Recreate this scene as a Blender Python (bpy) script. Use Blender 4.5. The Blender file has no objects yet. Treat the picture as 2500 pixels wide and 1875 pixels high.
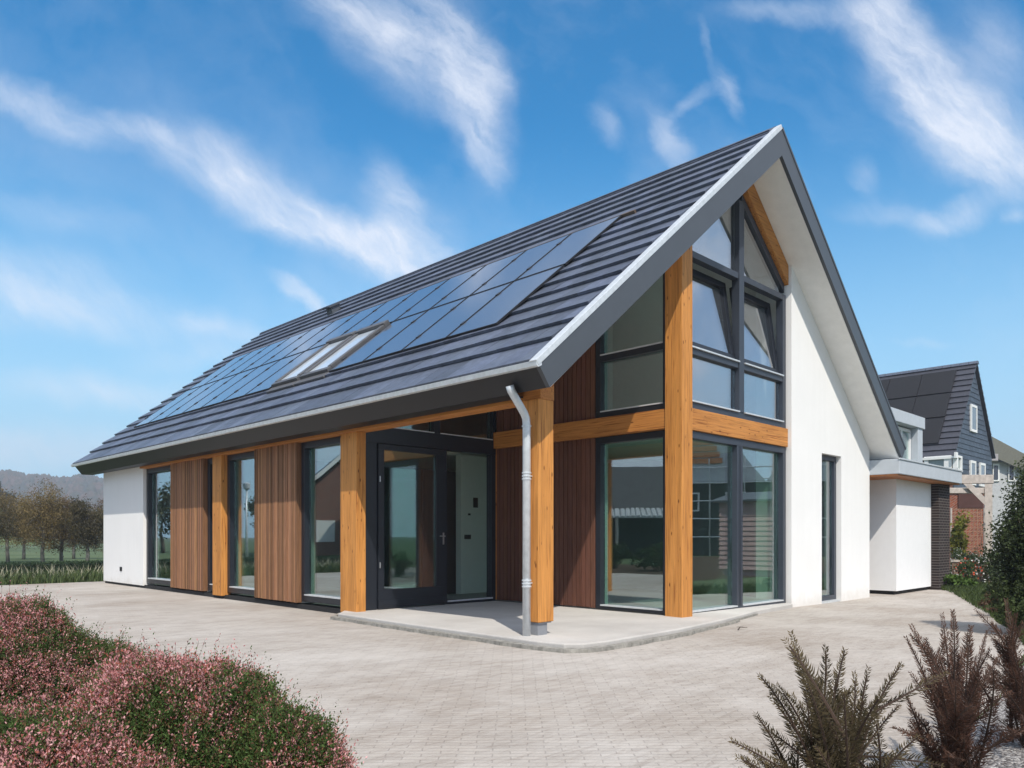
import bpy, math, random
import numpy as np
from mathutils import Vector, Matrix
rad = math.radians
random.seed(7); RNG = np.random.default_rng(11)
S = bpy.context.scene; COL = S.collection

# ------------------------------------------------------------------ camera
# world axes follow the house: +X runs along the glazed gable, +Y along the long side
FX, FY = .7046, .7096                     # view direction of the camera
cam = bpy.data.cameras.new('camera'); co = bpy.data.objects.new('camera', cam); COL.objects.link(co)
co.location = (0, 0, 1.2); co.rotation_euler = (rad(90), 0, math.atan2(-FX, FY))
cam.sensor_width = 36; cam.lens = 36*1867/2500; cam.shift_y = (1309-937.5)/2500
cam.clip_start = .05; cam.clip_end = 4000
S.camera = co
S.render.resolution_x = 1024; S.render.resolution_y = 768
S.view_settings.view_transform = 'Standard'; S.view_settings.look = 'None'
S.view_settings.exposure = 0.30; S.view_settings.gamma = 1
S.render.engine = 'CYCLES'
S.cycles.max_bounces = 10; S.cycles.transparent_max_bounces = 24; S.cycles.glossy_bounces = 5

# ------------------------------------------------------------------ sun and sky
SUNV = Vector((-.45, -.70, 1.0)).normalized()      # towards the sun
sl = bpy.data.lights.new('sun', 'SUN'); sl.energy = 3.9; sl.angle = rad(.55); sl.color = (1, .93, .83)
so = bpy.data.objects.new('sun', sl); COL.objects.link(so)
so.rotation_euler = SUNV.to_track_quat('Z', 'Y').to_euler()

W = bpy.data.worlds.new('World'); S.world = W; W.use_nodes = True
wt = W.node_tree; wt.nodes.clear(); N = wt.nodes.new; L = wt.links.new
sky = N('ShaderNodeTexSky'); sky.sky_type = 'NISHITA'; sky.sun_disc = False
sky.sun_elevation = math.asin(SUNV.z); sky.sun_rotation = math.atan2(SUNV.x, SUNV.y) % (2*math.pi)
sky.air_density = 1.0; sky.dust_density = .3; sky.ozone_density = 2.2; sky.altitude = 100
hs = N('ShaderNodeHueSaturation'); hs.inputs['Saturation'].default_value = 1.5; hs.inputs['Hue'].default_value = .491; hs.inputs['Value'].default_value = 1.0
L(sky.outputs[0], hs.inputs['Color'])
tc = N('ShaderNodeTexCoord')
def wmath(op, a, b=None, c=None, clamp=False):
    n = N('ShaderNodeMath'); n.operation = op; n.use_clamp = clamp
    for i, v in enumerate((a, b, c)):
        if v is None: continue
        if isinstance(v, (int, float)): n.inputs[i].default_value = v
        else: L(v, n.inputs[i])
    return n.outputs[0]
def wdot(v):
    n = N('ShaderNodeVectorMath'); n.operation = 'DOT_PRODUCT'; L(tc.outputs['Generated'], n.inputs[0]); n.inputs[1].default_value = v
    return n.outputs['Value']
dF, dR, dU = wdot((FX, FY, 0)), wdot((FY, -FX, 0)), wdot((0, 0, 1))
dFc = wmath('MAXIMUM', dF, .05)
cu, cv = wmath('DIVIDE', dR, dFc), wmath('DIVIDE', dU, dFc)
cx = N('ShaderNodeCombineXYZ'); L(cu, cx.inputs[0]); L(cv, cx.inputs[1])
wn = N('ShaderNodeTexNoise'); wn.inputs['Scale'].default_value = 7; wn.inputs['Detail'].default_value = 8; wn.inputs['Roughness'].default_value = .62; L(cx.outputs[0], wn.inputs['Vector'])
wsub = N('ShaderNodeVectorMath'); wsub.operation = 'SUBTRACT'; L(wn.outputs['Color'], wsub.inputs[0]); wsub.inputs[1].default_value = (.5, .5, .5)
wsc = N('ShaderNodeVectorMath'); wsc.operation = 'SCALE'; L(wsub.outputs[0], wsc.inputs[0]); wsc.inputs['Scale'].default_value = .075
wad = N('ShaderNodeVectorMath'); wad.operation = 'ADD'; L(cx.outputs[0], wad.inputs[0]); L(wsc.outputs[0], wad.inputs[1])
CL = wad.outputs[0]
# clouds: (x, y, half length, half width, angle, strength); x,y on a 2500 x 1875 chart of the sky ahead
CLOUDS = [(1000,110,290,135,-35,.8),(1160,240,210,90,-72,1.0),(1190,360,120,50,-65,.6),(880,30,220,90,-20,.55),(1100,60,160,90,-50,.5),
 (570,430,290,95,-28,1.0),(720,510,220,75,-22,.85),(900,590,240,80,-18,.7),(1010,560,170,110,-50,.75),(960,450,110,60,-60,.45),
 (120,260,240,55,-24,.75),(330,310,140,40,-15,.5),(60,700,300,130,-5,.7),(330,780,300,80,-8,.5),(150,520,260,60,-12,.3),(1000,640,200,80,-25,.6),(740,730,120,26,-42,.75),
 (250,950,330,50,-3,.65),(60,1090,420,70,0,.6),(560,800,160,40,-12,.35),(500,880,240,40,0,.3),
 (2190,80,250,95,-55,1.1),(2330,270,290,140,-45,1.0),(2440,370,260,120,-30,.9),(1960,25,220,40,-5,.5),(2440,120,180,90,-50,.5),
 (1640,330,110,40,-60,.65),(1780,220,75,22,-70,.6),(1470,310,65,40,-50,.45),(1730,120,90,14,-75,.3),(1700,240,100,24,30,.35),
 (2330,530,120,45,18,.8),(2110,430,60,38,-45,.45),(2170,520,150,40,-5,.35),(2490,530,40,26,0,.5),(2260,838,90,14,0,.3),(1850,380,140,40,-35,.2)]
tot = None
for x, y, a, b, ang, w in CLOUDS:
    m = N('ShaderNodeMapping'); m.vector_type = 'TEXTURE'
    m.inputs['Location'].default_value = ((x-1250)/1867, (1309-y)/1867, 0)
    m.inputs['Rotation'].default_value = (0, 0, rad(ang)); m.inputs['Scale'].default_value = (a/1867, b/1867, 1)
    L(CL, m.inputs['Vector'])
    ln = N('ShaderNodeVectorMath'); ln.operation = 'LENGTH'; L(m.outputs[0], ln.inputs[0])
    mr = N('ShaderNodeMapRange'); mr.interpolation_type = 'SMOOTHSTEP'
    for k, v in zip(('From Min','From Max','To Min','To Max'), (0, 1.25, w, 0)): mr.inputs[k].default_value = v
    L(ln.outputs['Value'], mr.inputs['Value'])
    tot = mr.outputs[0] if tot is None else wmath('ADD', tot, mr.outputs[0])
tot = wmath('MINIMUM', tot, 1.15)
def wnoise(vec, scale, det, rough, mscale=(1,1,1), rot=0, dist=0):
    m = N('ShaderNodeMapping'); m.inputs['Scale'].default_value = mscale; m.inputs['Rotation'].default_value = (0,0,rot)
    m0 = N('ShaderNodeMapping'); m0.inputs['Rotation'].default_value = (0,0,rot); L(vec, m0.inputs['Vector'])
    m.inputs['Rotation'].default_value = (0,0,0); L(m0.outputs[0], m.inputs['Vector'])
    n = N('ShaderNodeTexNoise'); n.inputs['Scale'].default_value = scale; n.inputs['Detail'].default_value = det
    n.inputs['Roughness'].default_value = rough; n.inputs['Distortion'].default_value = dist; L(m.outputs[0], n.inputs['Vector'])
    return n.outputs['Fac']
st = wnoise(CL, 6, 11, .68, (.8, 3.0, 1), rad(38), .35)
st3 = wnoise(CL, 16, 8, .7, (.6, 3.2, 1), rad(52), .6)
st = wmath('MULTIPLY_ADD', st3, .22, wmath('MULTIPLY', st, .78))
st2 = wnoise(CL, 2.4, 6, .6, (1, 1.5, 1), rad(35), .3)
wisp = wmath('MULTIPLY_ADD', st, 1.9, -.42); wisp = wmath('MAXIMUM', wisp, 0)
ahead = wmath('MULTIPLY', tot, wisp)
veil = wmath('MULTIPLY', wmath('MAXIMUM', wmath('SUBTRACT', st2, .47), 0), .7)
ahead = wmath('ADD', ahead, veil)
mb_ = N('ShaderNodeMapRange'); mb_.inputs['From Min'].default_value = .02; mb_.inputs['From Max'].default_value = .35; L(dF, mb_.inputs['Value'])
ahead = wmath('MULTIPLY', ahead, mb_.outputs[0])
hi_ = N('ShaderNodeMapRange'); hi_.inputs['From Min'].default_value = .74; hi_.inputs['From Max'].default_value = 1.0; L(cv, hi_.inputs['Value'])
away = wmath('MAXIMUM', hi_.outputs[0], wmath('SUBTRACT', 1.0, mb_.outputs[0]))
beh = wnoise(tc.outputs['Generated'], 3.2, 8, .58, (1, 1, 2.2), 0, .4)
beh = wmath('MULTIPLY', wmath('ADD', wmath('MULTIPLY_ADD', beh, 4.5, -1.9, True), .42), away)
cf = wmath('MINIMUM', wmath('MULTIPLY', wmath('ADD', ahead, wmath('MULTIPLY', beh, .85)), .92), .82)
cmx = N('ShaderNodeMix'); cmx.data_type = 'RGBA'; L(cf, cmx.inputs['Factor'])
hz_ = N('ShaderNodeMapRange'); hz_.interpolation_type = 'SMOOTHSTEP'
for k, v in zip(('From Min','From Max','To Min','To Max'), (0, .50, .95, 0)): hz_.inputs[k].default_value = v
L(dU, hz_.inputs['Value'])
hm = N('ShaderNodeMix'); hm.data_type = 'RGBA'; L(hz_.outputs[0], hm.inputs['Factor']); L(hs.outputs[0], hm.inputs[6]); hm.inputs[7].default_value = (2.35, 4.25, 5.55, 1)
L(hm.outputs[2], cmx.inputs[6])
cmx.inputs[7].default_value = (5.3, 5.5, 6.0, 1)
bg = N('ShaderNodeBackground'); bg.inputs['Strength'].default_value = .15
L(cmx.outputs[2], bg.inputs['Color']); wo = N('ShaderNodeOutputWorld'); L(bg.outputs[0], wo.inputs['Surface'])

# ------------------------------------------------------------------ materials
class Mat:
    def __init__(s, name):
        s.m = bpy.data.materials.new(name); s.m.use_nodes = True; s.t = s.m.node_tree
        s.b = s.t.nodes['Principled BSDF']; s.tc = None
    def n(s, k, **kw):
        x = s.t.nodes.new(k)
        for a, v in kw.items():
            if a in x.inputs: x.inputs[a].default_value = v
            else: setattr(x, a, v)
        return x
    def l(s, a, b): s.t.links.new(a, b)
    def coord(s, scale=(1,1,1), rot=(0,0,0)):
        if s.tc is None: s.tc = s.t.nodes.new('ShaderNodeTexCoord')
        m = s.n('ShaderNodeMapping'); m.inputs['Scale'].default_value = scale; m.inputs['Rotation'].default_value = rot
        s.l(s.tc.outputs['Object'], m.inputs['Vector']); return m.outputs[0]
    def noise(s, scale, det=4, rough=.55, ms=(1,1,1), rot=(0,0,0), dist=0):
        n = s.n('ShaderNodeTexNoise'); n.inputs['Scale'].default_value = scale; n.inputs['Detail'].default_value = det
        n.inputs['Roughness'].default_value = rough; n.inputs['Distortion'].default_value = dist
        s.l(s.coord(ms, rot), n.inputs['Vector']); return n.outputs['Fac']
    def ramp(s, f, stops):
        r = s.n('ShaderNodeValToRGB'); e = r.color_ramp.elements
        while len(e) < len(stops): e.new(.5)
        for i, (p, c) in enumerate(stops): e[i].position = p; e[i].color = (*c, 1)
        s.l(f, r.inputs[0]); return r.outputs[0]
    def mix(s, f, a, b, blend='MIX'):
        n = s.n('ShaderNodeMix'); n.data_type = 'RGBA'; n.blend_type = blend
        for i, v in ((0, f), (6, a), (7, b)):
            if isinstance(v, (int, float)): n.inputs[i].default_value = v
            elif isinstance(v, tuple): n.inputs[i].default_value = (*v, 1)
            else: s.l(v, n.inputs[i])
        return n.outputs[2]
    def col(s, c):
        if isinstance(c, tuple): s.b.inputs['Base Color'].default_value = (*c, 1)
        else: s.l(c, s.b.inputs['Base Color'])
    def set(s, rough=None, metal=None, spec=None):
        if rough is not None: s.b.inputs['Roughness'].default_value = rough
        if metal is not None: s.b.inputs['Metallic'].default_value = metal
        if spec is not None: s.b.inputs['Specular IOR Level'].default_value = spec
    def bump(s, h, st=.3, d=.01):
        n = s.n('ShaderNodeBump'); n.inputs['Strength'].default_value = st; n.inputs['Distance'].default_value = d
        s.l(h, n.inputs['Height']); s.l(n.outputs[0], s.b.inputs['Normal'])
    def attr(s, name='Col'):
        a = s.n('ShaderNodeAttribute'); a.attribute_name = name; return a.outputs['Color']

def simple(name, c, rough=.6, metal=0, spec=.5, var=.12, scale=6, bump=.0, bs=60):
    m = Mat(name); lo = tuple(v*(1-var) for v in c); hi = tuple(min(1, v*(1+var)) for v in c)
    m.col(m.ramp(m.noise(scale, 5, .6), [(.3, lo), (.7, hi)])); m.set(rough, metal, spec)
    if bump: m.bump(m.noise(bs, 4, .6), bump, .004)
    return m.m
def M_plaster():
    m = Mat('white_plaster')
    m.col(m.ramp(m.noise(.9, 6, .6), [(.3, (.78,.775,.76)), (.7, (.82,.815,.80))])); m.set(.9, 0, .2)
    ge = m.n('ShaderNodeSeparateXYZ'); m.l(m.coord(), ge.inputs[0])
    zz_ = m.n('ShaderNodeMath', operation='MULTIPLY_ADD'); m.l(m.noise(5, 5, .65), zz_.inputs[0]); zz_.inputs[1].default_value = .5; m.l(ge.outputs[2], zz_.inputs[2])
    st_ = m.ramp(zz_.outputs[0], [(.18, (.70,.65,.58)), (.42, (1,1,1))])
    lk = m.b.inputs['Base Color'].links[0].from_socket; m.col(m.mix(.7, lk, m.mix(.6, (1,1,1), st_), 'MULTIPLY'))
    m.col(m.mix(.12, m.b.inputs['Base Color'].links[0].from_socket, m.ramp(m.noise(1.3, 4, .5, (5,5,.35)), [(.35,(.86,.86,.85)),(.6,(1,1,1))]), 'MULTIPLY'))
    m.bump(m.noise(170, 3, .7), .22, .003); return m.m
def M_timber(name, ax, base=(.57,.25,.062)):
    m = Mat(name); ms = [26, 26, 26]; ms[ax] = 1.1
    g = m.noise(1.6, 6, .62, tuple(ms), dist=.6)
    c = m.ramp(g, [(.25, tuple(v*.66 for v in base)), (.48, base), (.75, tuple(min(1, v*1.25) for v in base))])
    ms2 = [7, 7, 7]; ms2[ax] = .5
    c = m.mix(.5, c, m.ramp(m.noise(1.3, 3, .5, tuple(ms2)), [(.3, (.62,.55,.5)), (.65, (1,1,1))]), 'MULTIPLY')
    ms3 = [13, 13, 13]; ms3[ax] = 4.6                      # knots
    v = m.n('ShaderNodeTexVoronoi'); v.inputs['Scale'].default_value = 1.0; m.l(m.coord(tuple(ms3)), v.inputs['Vector'])
    vs = m.ramp(v.outputs['Distance'], [(.07, (.14,.06,.02)), (.17, (1,1,1))])
    gate = m.ramp(m.noise(3.4, 1, .5), [(.40, (1,1,1)), (.47, (0,0,0))])
    c = m.mix(1, c, m.mix(m.n('ShaderNodeSeparateColor').outputs[0] if False else .9, (1,1,1), m.mix(gate, vs, (1,1,1))), 'MULTIPLY')
    ms4 = [60, 60, 60]; ms4[ax] = 1.2                      # drying cracks
    c = m.mix(.8, c, m.ramp(m.noise(1.2, 2, .5, tuple(ms4)), [(.34, (.38,.24,.13)), (.40, (1,1,1))]), 'MULTIPLY')
    m.col(c); m.set(.6, 0, .3); m.bump(g, .25, .003); return m.m
def M_slat(name, tint):
    m = Mat(name)
    g = m.noise(1.5, 6, .65, (40, 40, 1.6), dist=.4)
    c = m.ramp(g, [(.3, tuple(v*.62 for v in tint)), (.5, tint), (.72, tuple(v*1.35 for v in tint))])
    c = m.mix(1, c, m.attr(), 'MULTIPLY'); m.col(c); m.set(.75, 0, .25); m.bump(g, .3, .003); return m.m
def M_glass(name, tint=(.60,.88,.76), f0=.24):
    m = Mat(name); t = m.t; t.nodes.remove(m.b); out = t.nodes['Material Output']
    tr = m.n('ShaderNodeBsdfTransparent'); tr.inputs[0].default_value = (*[v**.5 for v in tint], 1)
    gl = m.n('ShaderNodeBsdfGlossy'); gl.inputs['Roughness'].default_value = 0.0; gl.inputs['Color'].default_value = (.93,.95,1,1)
    lw = m.n('ShaderNodeLayerWeight'); lw.inputs['Blend'].default_value = .5
    p = m.n('ShaderNodeMath', operation='POWER'); m.l(lw.outputs['Facing'], p.inputs[0]); p.inputs[1].default_value = 3.6
    q = m.n('ShaderNodeMath', operation='MULTIPLY_ADD'); m.l(p.outputs[0], q.inputs[0]); q.inputs[1].default_value = 1-f0; q.inputs[2].default_value = f0
    bp = m.n('ShaderNodeBump'); bp.inputs['Strength'].default_value = .012; bp.inputs['Distance'].default_value = .05
    m.l(m.noise(1.4, 1, .4), bp.inputs['Height']); m.l(bp.outputs[0], gl.inputs['Normal'])
    mx = m.n('ShaderNodeMixShader'); m.l(q.outputs[0], mx.inputs[0]); m.l(tr.outputs[0], mx.inputs[1]); m.l(gl.outputs[0], mx.inputs[2])
    m.l(mx.outputs[0], out.inputs['Surface']); return m.m
def M_tile(name='roof_tile', c=(.090,.107,.148)):
    m = Mat(name); g = m.noise(9, 6, .65); g2 = m.noise(.8, 4, .6)
    k = m.ramp(g, [(.3, tuple(v*.75 for v in c)), (.7, tuple(v*1.3 for v in c))])
    k = m.mix(.35, k, m.ramp(g2, [(.35, (.5,.5,.52)), (.65, (1,1,1))]), 'MULTIPLY')
    k = m.mix(m.ramp(m.noise(38, 4, .7), [(.66, (0,0,0)), (.74, (.5,.5,.5))]), k, (.22,.23,.20))
    k = m.mix(1, k, m.attr(), 'MULTIPLY')
    m.col(k); m.set(.5, 0, .5); m.bump(m.noise(90, 3, .6), .15, .003); return m.m
def M_attr(name, rough=.7, spec=.25, trans=0.0):
    m = Mat(name); m.col(m.attr()); m.set(rough, 0, spec)
    if trans:
        t = m.t; out = t.nodes['Material Output']; tl = m.n('ShaderNodeBsdfTranslucent'); m.l(m.attr(), tl.inputs[0])
        mx = m.n('ShaderNodeMixShader'); mx.inputs[0].default_value = trans
        m.l(m.b.outputs[0], mx.inputs[1]); m.l(tl.outputs[0], mx.inputs[2]); m.l(mx.outputs[0], out.inputs['Surface'])
    return m.m
def M_brick(name, c1, c2, mortar, scale=1.0, rot=(rad(90),0,0)):
    m = Mat(name); b = m.n('ShaderNodeTexBrick'); b.inputs['Scale'].default_value = scale
    b.inputs['Color1'].default_value = (*c1,1); b.inputs['Color2'].default_value = (*c2,1); b.inputs['Mortar'].default_value = (*mortar,1)
    b.inputs['Brick Width'].default_value = .21; b.inputs['Row Height'].default_value = .065; b.inputs['Mortar Size'].default_value = .008
    m.l(m.coord((1,1,1), rot), b.inputs['Vector'])
    m.col(m.mix(.5, b.outputs['Color'], m.ramp(m.noise(3,5,.6), [(.3,(.55,.55,.55)),(.7,(1,1,1))]), 'MULTIPLY')); m.set(.85, 0, .2)
    m.bump(b.outputs['Fac'], .4, -.006); return m.m
def M_paving():
    m = Mat('paving')
    # small weathered clinker pavers laid in courses across the forecourt
    r = (0, 0, rad(45)); b = m.n('ShaderNodeTexBrick'); b.inputs['Scale'].default_value = 1; b.inputs['Brick Width'].default_value = .2; b.inputs['Row Height'].default_value = .058
    b.inputs['Mortar Size'].default_value = .007; b.inputs['Mortar Smooth'].default_value = 1.0; b.inputs['Bias'].default_value = -.1
    b.inputs['Color1'].default_value = (.505,.470,.432,1); b.inputs['Color2'].default_value = (.445,.413,.380,1); b.inputs['Mortar'].default_value = (.385,.357,.328,1)
    wv = m.n('ShaderNodeVectorMath', operation='MULTIPLY_ADD'); nz = m.n('ShaderNodeTexNoise'); nz.inputs['Scale'].default_value = 3.5; nz.inputs['Detail'].default_value = 5
    c0 = m.coord((1,1,1), r); m.l(c0, nz.inputs['Vector']); m.l(nz.outputs['Color'], wv.inputs[0]); wv.inputs[1].default_value = (.05,.055,0); m.l(c0, wv.inputs[2]); m.l(wv.outputs[0], b.inputs['Vector'])
    c = b.outputs['Color']
    w1 = m.noise(1.0, 6, .6, (.8, 3.5, 1), r, .8); w2 = m.noise(.33, 5, .6); w3 = m.noise(1.0, 6, .7, (3.5, 17, 1), r, .7)
    c = m.mix(.75, c, m.ramp(w1, [(.3, (.83,.81,.79)), (.6, (1,1,1))]), 'MULTIPLY')
    c = m.mix(.9, c, m.ramp(w2, [(.34, (.78,.74,.70)), (.6, (1,1,1))]), 'MULTIPLY')
    c = m.mix(.75, c, m.ramp(w3, [(.32, (.72,.69,.67)), (.52, (1,1,1))]), 'MULTIPLY')
    c = m.mix(.5, c, m.ramp(m.noise(70, 3, .7), [(.3, (.68,.66,.64)), (.5, (1,1,1))]), 'MULTIPLY')
    sand = m.ramp(m.noise(.5, 6, .65, (1,1,1), (0,0,1)), [(.50, (0,0,0)), (.68, (.6,.6,.6))])
    c = m.mix(sand, c, (.52,.488,.452))
    m.col(c); m.set(.92, 0, .15)
    hh = m.n('ShaderNodeMath', operation='MULTIPLY_ADD'); m.l(b.outputs['Fac'], hh.inputs[0]); hh.inputs[1].default_value = -.6; m.l(w3, hh.inputs[2]); m.bump(hh.outputs[0], .5, .012)
    return m.m
def M_concrete():
    m = Mat('concrete'); c = m.ramp(m.noise(1.1, 6, .6), [(.3, (.44,.42,.395)), (.7, (.56,.54,.51))])
    c = m.mix(.5, c, m.ramp(m.noise(40, 3, .7), [(.3, (.8,.8,.8)), (.6, (1,1,1))]), 'MULTIPLY')
    m.col(c); m.set(.88, 0, .2); m.bump(m.noise(60, 4, .7), .3, .004); return m.m
def M_grass():
    m = Mat('grass_ground'); c = m.ramp(m.noise(.08, 6, .6), [(.3, (.075,.105,.05)), (.5, (.10,.14,.07)), (.7, (.135,.16,.085))])
    c = m.mix(.6, c, m.ramp(m.noise(9, 5, .7), [(.3, (.5,.5,.45)), (.6, (1,1,1))]), 'MULTIPLY')
    m.col(c); m.set(.95, 0, .1); m.bump(m.noise(14, 4, .7), .6, .05); return m.m
def M_gravel():
    m = Mat('gravel'); v = m.n('ShaderNodeTexVoronoi'); v.inputs['Scale'].default_value = 70; m.l(m.coord(), v.inputs['Vector'])
    s_ = m.n('ShaderNodeSeparateColor'); m.l(v.outputs['Color'], s_.inputs[0])
    m.col(m.ramp(s_.outputs[0], [(.1, (.10,.09,.085)), (.5, (.26,.24,.23)), (.9, (.50,.48,.46))])); m.set(.9, 0, .2)
    m.bump(v.outputs['Distance'], 1.0, -.02); return m.m

MT = dict(
 plaster=M_plaster(), timV=M_timber('timber_upright', 2), timX=M_timber('timber_across', 0, (.52,.225,.058)), timY=M_timber('timber_along', 1, (.48,.20,.05)),
 slat=M_slat('weathered_slats', (.262,.132,.068)), board=M_slat('red_brown_boards', (.130,.056,.036)),
 glass=M_glass('tinted_glass'), glassU=M_glass('sky_glass', (.55,.62,.62), .34), glassC=M_glass('clear_glass', (.95,.98,.96), .05), innershade=simple('shaded_room_wall', (.22,.23,.23), .9, 0, .2, .05), anth=simple('anthracite_metal', (.060,.068,.080), .42, 0, .5, .06, 3),
 frame=simple('frame_blueblack', (.013,.016,.023), .38, 0, .5, .06), frameG=simple('frame_bluegrey', (.036,.044,.060), .4, 0, .5, .06),
 zinc=simple('zinc', (.62,.65,.67), .36, .3, .5, .12, 14), tile=M_tile(), white=simple('white_paint', (.78,.78,.76), .5, 0, .4, .04),
 soffit=simple('soffit_board', (.86,.85,.83), .8, 0, .2, .04), plinth=simple('black_plinth', (.012,.012,.013), .8),
 inwall=simple('interior_wall', (.75,.76,.74), .9, 0, .2, .03), infloor=simple('screed_floor', (.30,.30,.29), .45, 0, .4, .12, 2),
 black=simple('black_plastic', (.015,.015,.017), .4), dark=simple('dark_void', (.02,.02,.022), .8), leaf=M_attr('leaves', .65, .3, .25), heath=M_attr('heather_leaves', .7, .2, .15),
 bark=simple('bark', (.085,.07,.055), .9, 0, .2, .3, 20, .4), paving=M_paving(), conc=M_concrete(), grass=M_grass(), gravel=M_gravel(),
 soil=simple('soil', (.07,.05,.035), .95, 0, .1, .4, 12, .6, 40), attr=M_attr('tinted', .8, .25), steel=simple('handle_steel', (.6,.6,.6), .3, .9),
 redbrick=M_brick('red_brick', (.26,.075,.04), (.19,.055,.035), (.30,.27,.24)), dkbrick=M_brick('dark_brick', (.035,.024,.022), (.022,.017,.017), (.16,.14,.13)),
 pale=simple('pale_grey_panel', (.45,.49,.53), .55, 0, .3, .05), slate=simple('slate_cladding', (.072,.085,.105), .6, 0, .3, .12),
 greywood=simple('silvered_wood', (.46,.41,.37), .85, 0, .2, .2, 8), cedar=simple('cedar_soffit', (.42,.16,.055), .6, 0, .3, .2, 10),
)
def M_solar():
    m = Mat('solar_glass'); m.col((.075,.088,.118)); m.set(.28, 0, .9); m.b.inputs['Coat Weight'].default_value = 1; m.b.inputs['Coat Roughness'].default_value = .04
    return m.m
MT['solar'] = M_solar()

# ------------------------------------------------------------------ builders
ORG = {}
def link(o, parent=None, org=None):
    COL.objects.link(o)
    if parent is not None: o.parent = parent
    return o
def thing(name, label, cat, loc=(0,0,0), group=None):
    o = bpy.data.objects.new(name, None); COL.objects.link(o); o.location = loc; o.empty_display_size = .2
    ORG[o.name] = Vector(loc); o['label'] = label; o['category'] = cat
    if group: o['group'] = group
    return o
def tag(o, label, cat, group=None):
    o['label'] = label; o['category'] = cat
    if group: o['group'] = group
    return o
class MB:
    def __init__(s): s.v = []; s.f = []; s.mi = []; s.c = []; s.cc = (1,1,1); s.m = 0
    def face(s, *idx): s.f.append(idx); s.mi.append(s.m)
    def poly(s, pts):
        i = len(s.v); s.v += [tuple(p) for p in pts]; s.c += [s.cc]*len(pts); s.face(*range(i, i+len(pts)))
    def hexa(s, p):          # 8 points: bottom ring 0-3, top ring 4-7
        i = len(s.v); s.v += [tuple(q) for q in p]; s.c += [s.cc]*8
        for f in ((3,2,1,0),(4,5,6,7),(0,1,5,4),(1,2,6,5),(2,3,7,6),(3,0,4,7)): s.face(*[i+k for k in f])
        return s
    def box(s, x0, x1, y0, y1, z0, z1):
        return s.hexa([(x0,y0,z0),(x1,y0,z0),(x1,y1,z0),(x0,y1,z0),(x0,y0,z1),(x1,y0,z1),(x1,y1,z1),(x0,y1,z1)])
    def prism(s, pts, axis, a, b, a2=None, b2=None):
        """polygon pts (u,v) extruded along axis from a to b; axis 'Y': (x,z) points, 'X': (y,z), 'Z': (x,y)"""
        n = len(pts); i = len(s.v)
        for e in (0, 1):
            for k, (u, v) in enumerate(pts):
                w = (a, b)[e] if not callable((a, b)[e]) else (a, b)[e](u, v)
                s.v.append({'Y': (u, w, v), 'X': (w, u, v), 'Z': (u, v, w)}[axis]); s.c.append(s.cc)
        s.face(*[i+k for k in range(n)][::-1]); s.face(*[i+n+k for k in range(n)])
        for k in range(n): s.face(i+k, i+(k+1)%n, i+n+(k+1)%n, i+n+k)
        return s
    def tube(s, pts, r, seg=12, cap=True):
        pts = [Vector(p) for p in pts]; i0 = len(s.v); rs = r if isinstance(r, (list, tuple)) else [r]*len(pts)
        up = Vector((.123, .97, .2))
        for k, p in enumerate(pts):
            d = (pts[min(k+1, len(pts)-1)] - pts[max(k-1, 0)]).normalized()
            a = d.cross(up)
            if a.length < 1e-3: a = d.cross(Vector((1,0,0)))
            a.normalize(); b = d.cross(a).normalized()
            for j in range(seg):
                t = 2*math.pi*j/seg; s.v.append(tuple(p + (a*math.cos(t)+b*math.sin(t))*rs[k])); s.c.append(s.cc)
        for k in range(len(pts)-1):
            for j in range(seg):
                s.face(i0+k*seg+j, i0+k*seg+(j+1)%seg, i0+(k+1)*seg+(j+1)%seg, i0+(k+1)*seg+j)
        if cap:
            s.face(*[i0+j for j in range(seg)][::-1]); s.face(*[i0+(len(pts)-1)*seg+j for j in range(seg)])
        return s
    def build(s, name, mats, parent=None, bevel=0, smooth=False, org=None):
        me = bpy.data.meshes.new(name); o = bpy.data.objects.new(name, me)
        if parent is not None: org = ORG[parent.name]; 
        elif org is None: org = Vector((0,0,0))
        org = Vector(org)
        me.from_pydata([(a-org.x, b-org.y, c-org.z) for a, b, c in s.v], [], s.f)
        for m in (mats if isinstance(mats, (list, tuple)) else [mats]): me.materials.append(m)
        me.polygons.foreach_set('material_index', s.mi)
        ca = me.color_attributes.new('Col', 'FLOAT_COLOR', 'POINT')
        ca.data.foreach_set('color', np.array([(*c, 1) for c in s.c], dtype=np.float32).ravel())
        if smooth: me.polygons.foreach_set('use_smooth', [True]*len(s.f))
        me.update(); COL.objects.link(o)
        if parent is not None: o.parent = parent
        else: o.location = org
        ORG[o.name] = org
        import bmesh as _b
        bm = _b.new(); bm.from_mesh(me); _b.ops.recalc_face_normals(bm, faces=bm.faces); bm.to_mesh(me); bm.free()
        if bevel:
            bv = o.modifiers.new('bevel', 'BEVEL'); bv.width = bevel; bv.segments = 2; bv.limit_method = 'ANGLE'; bv.angle_limit = rad(40)
        return o
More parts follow.
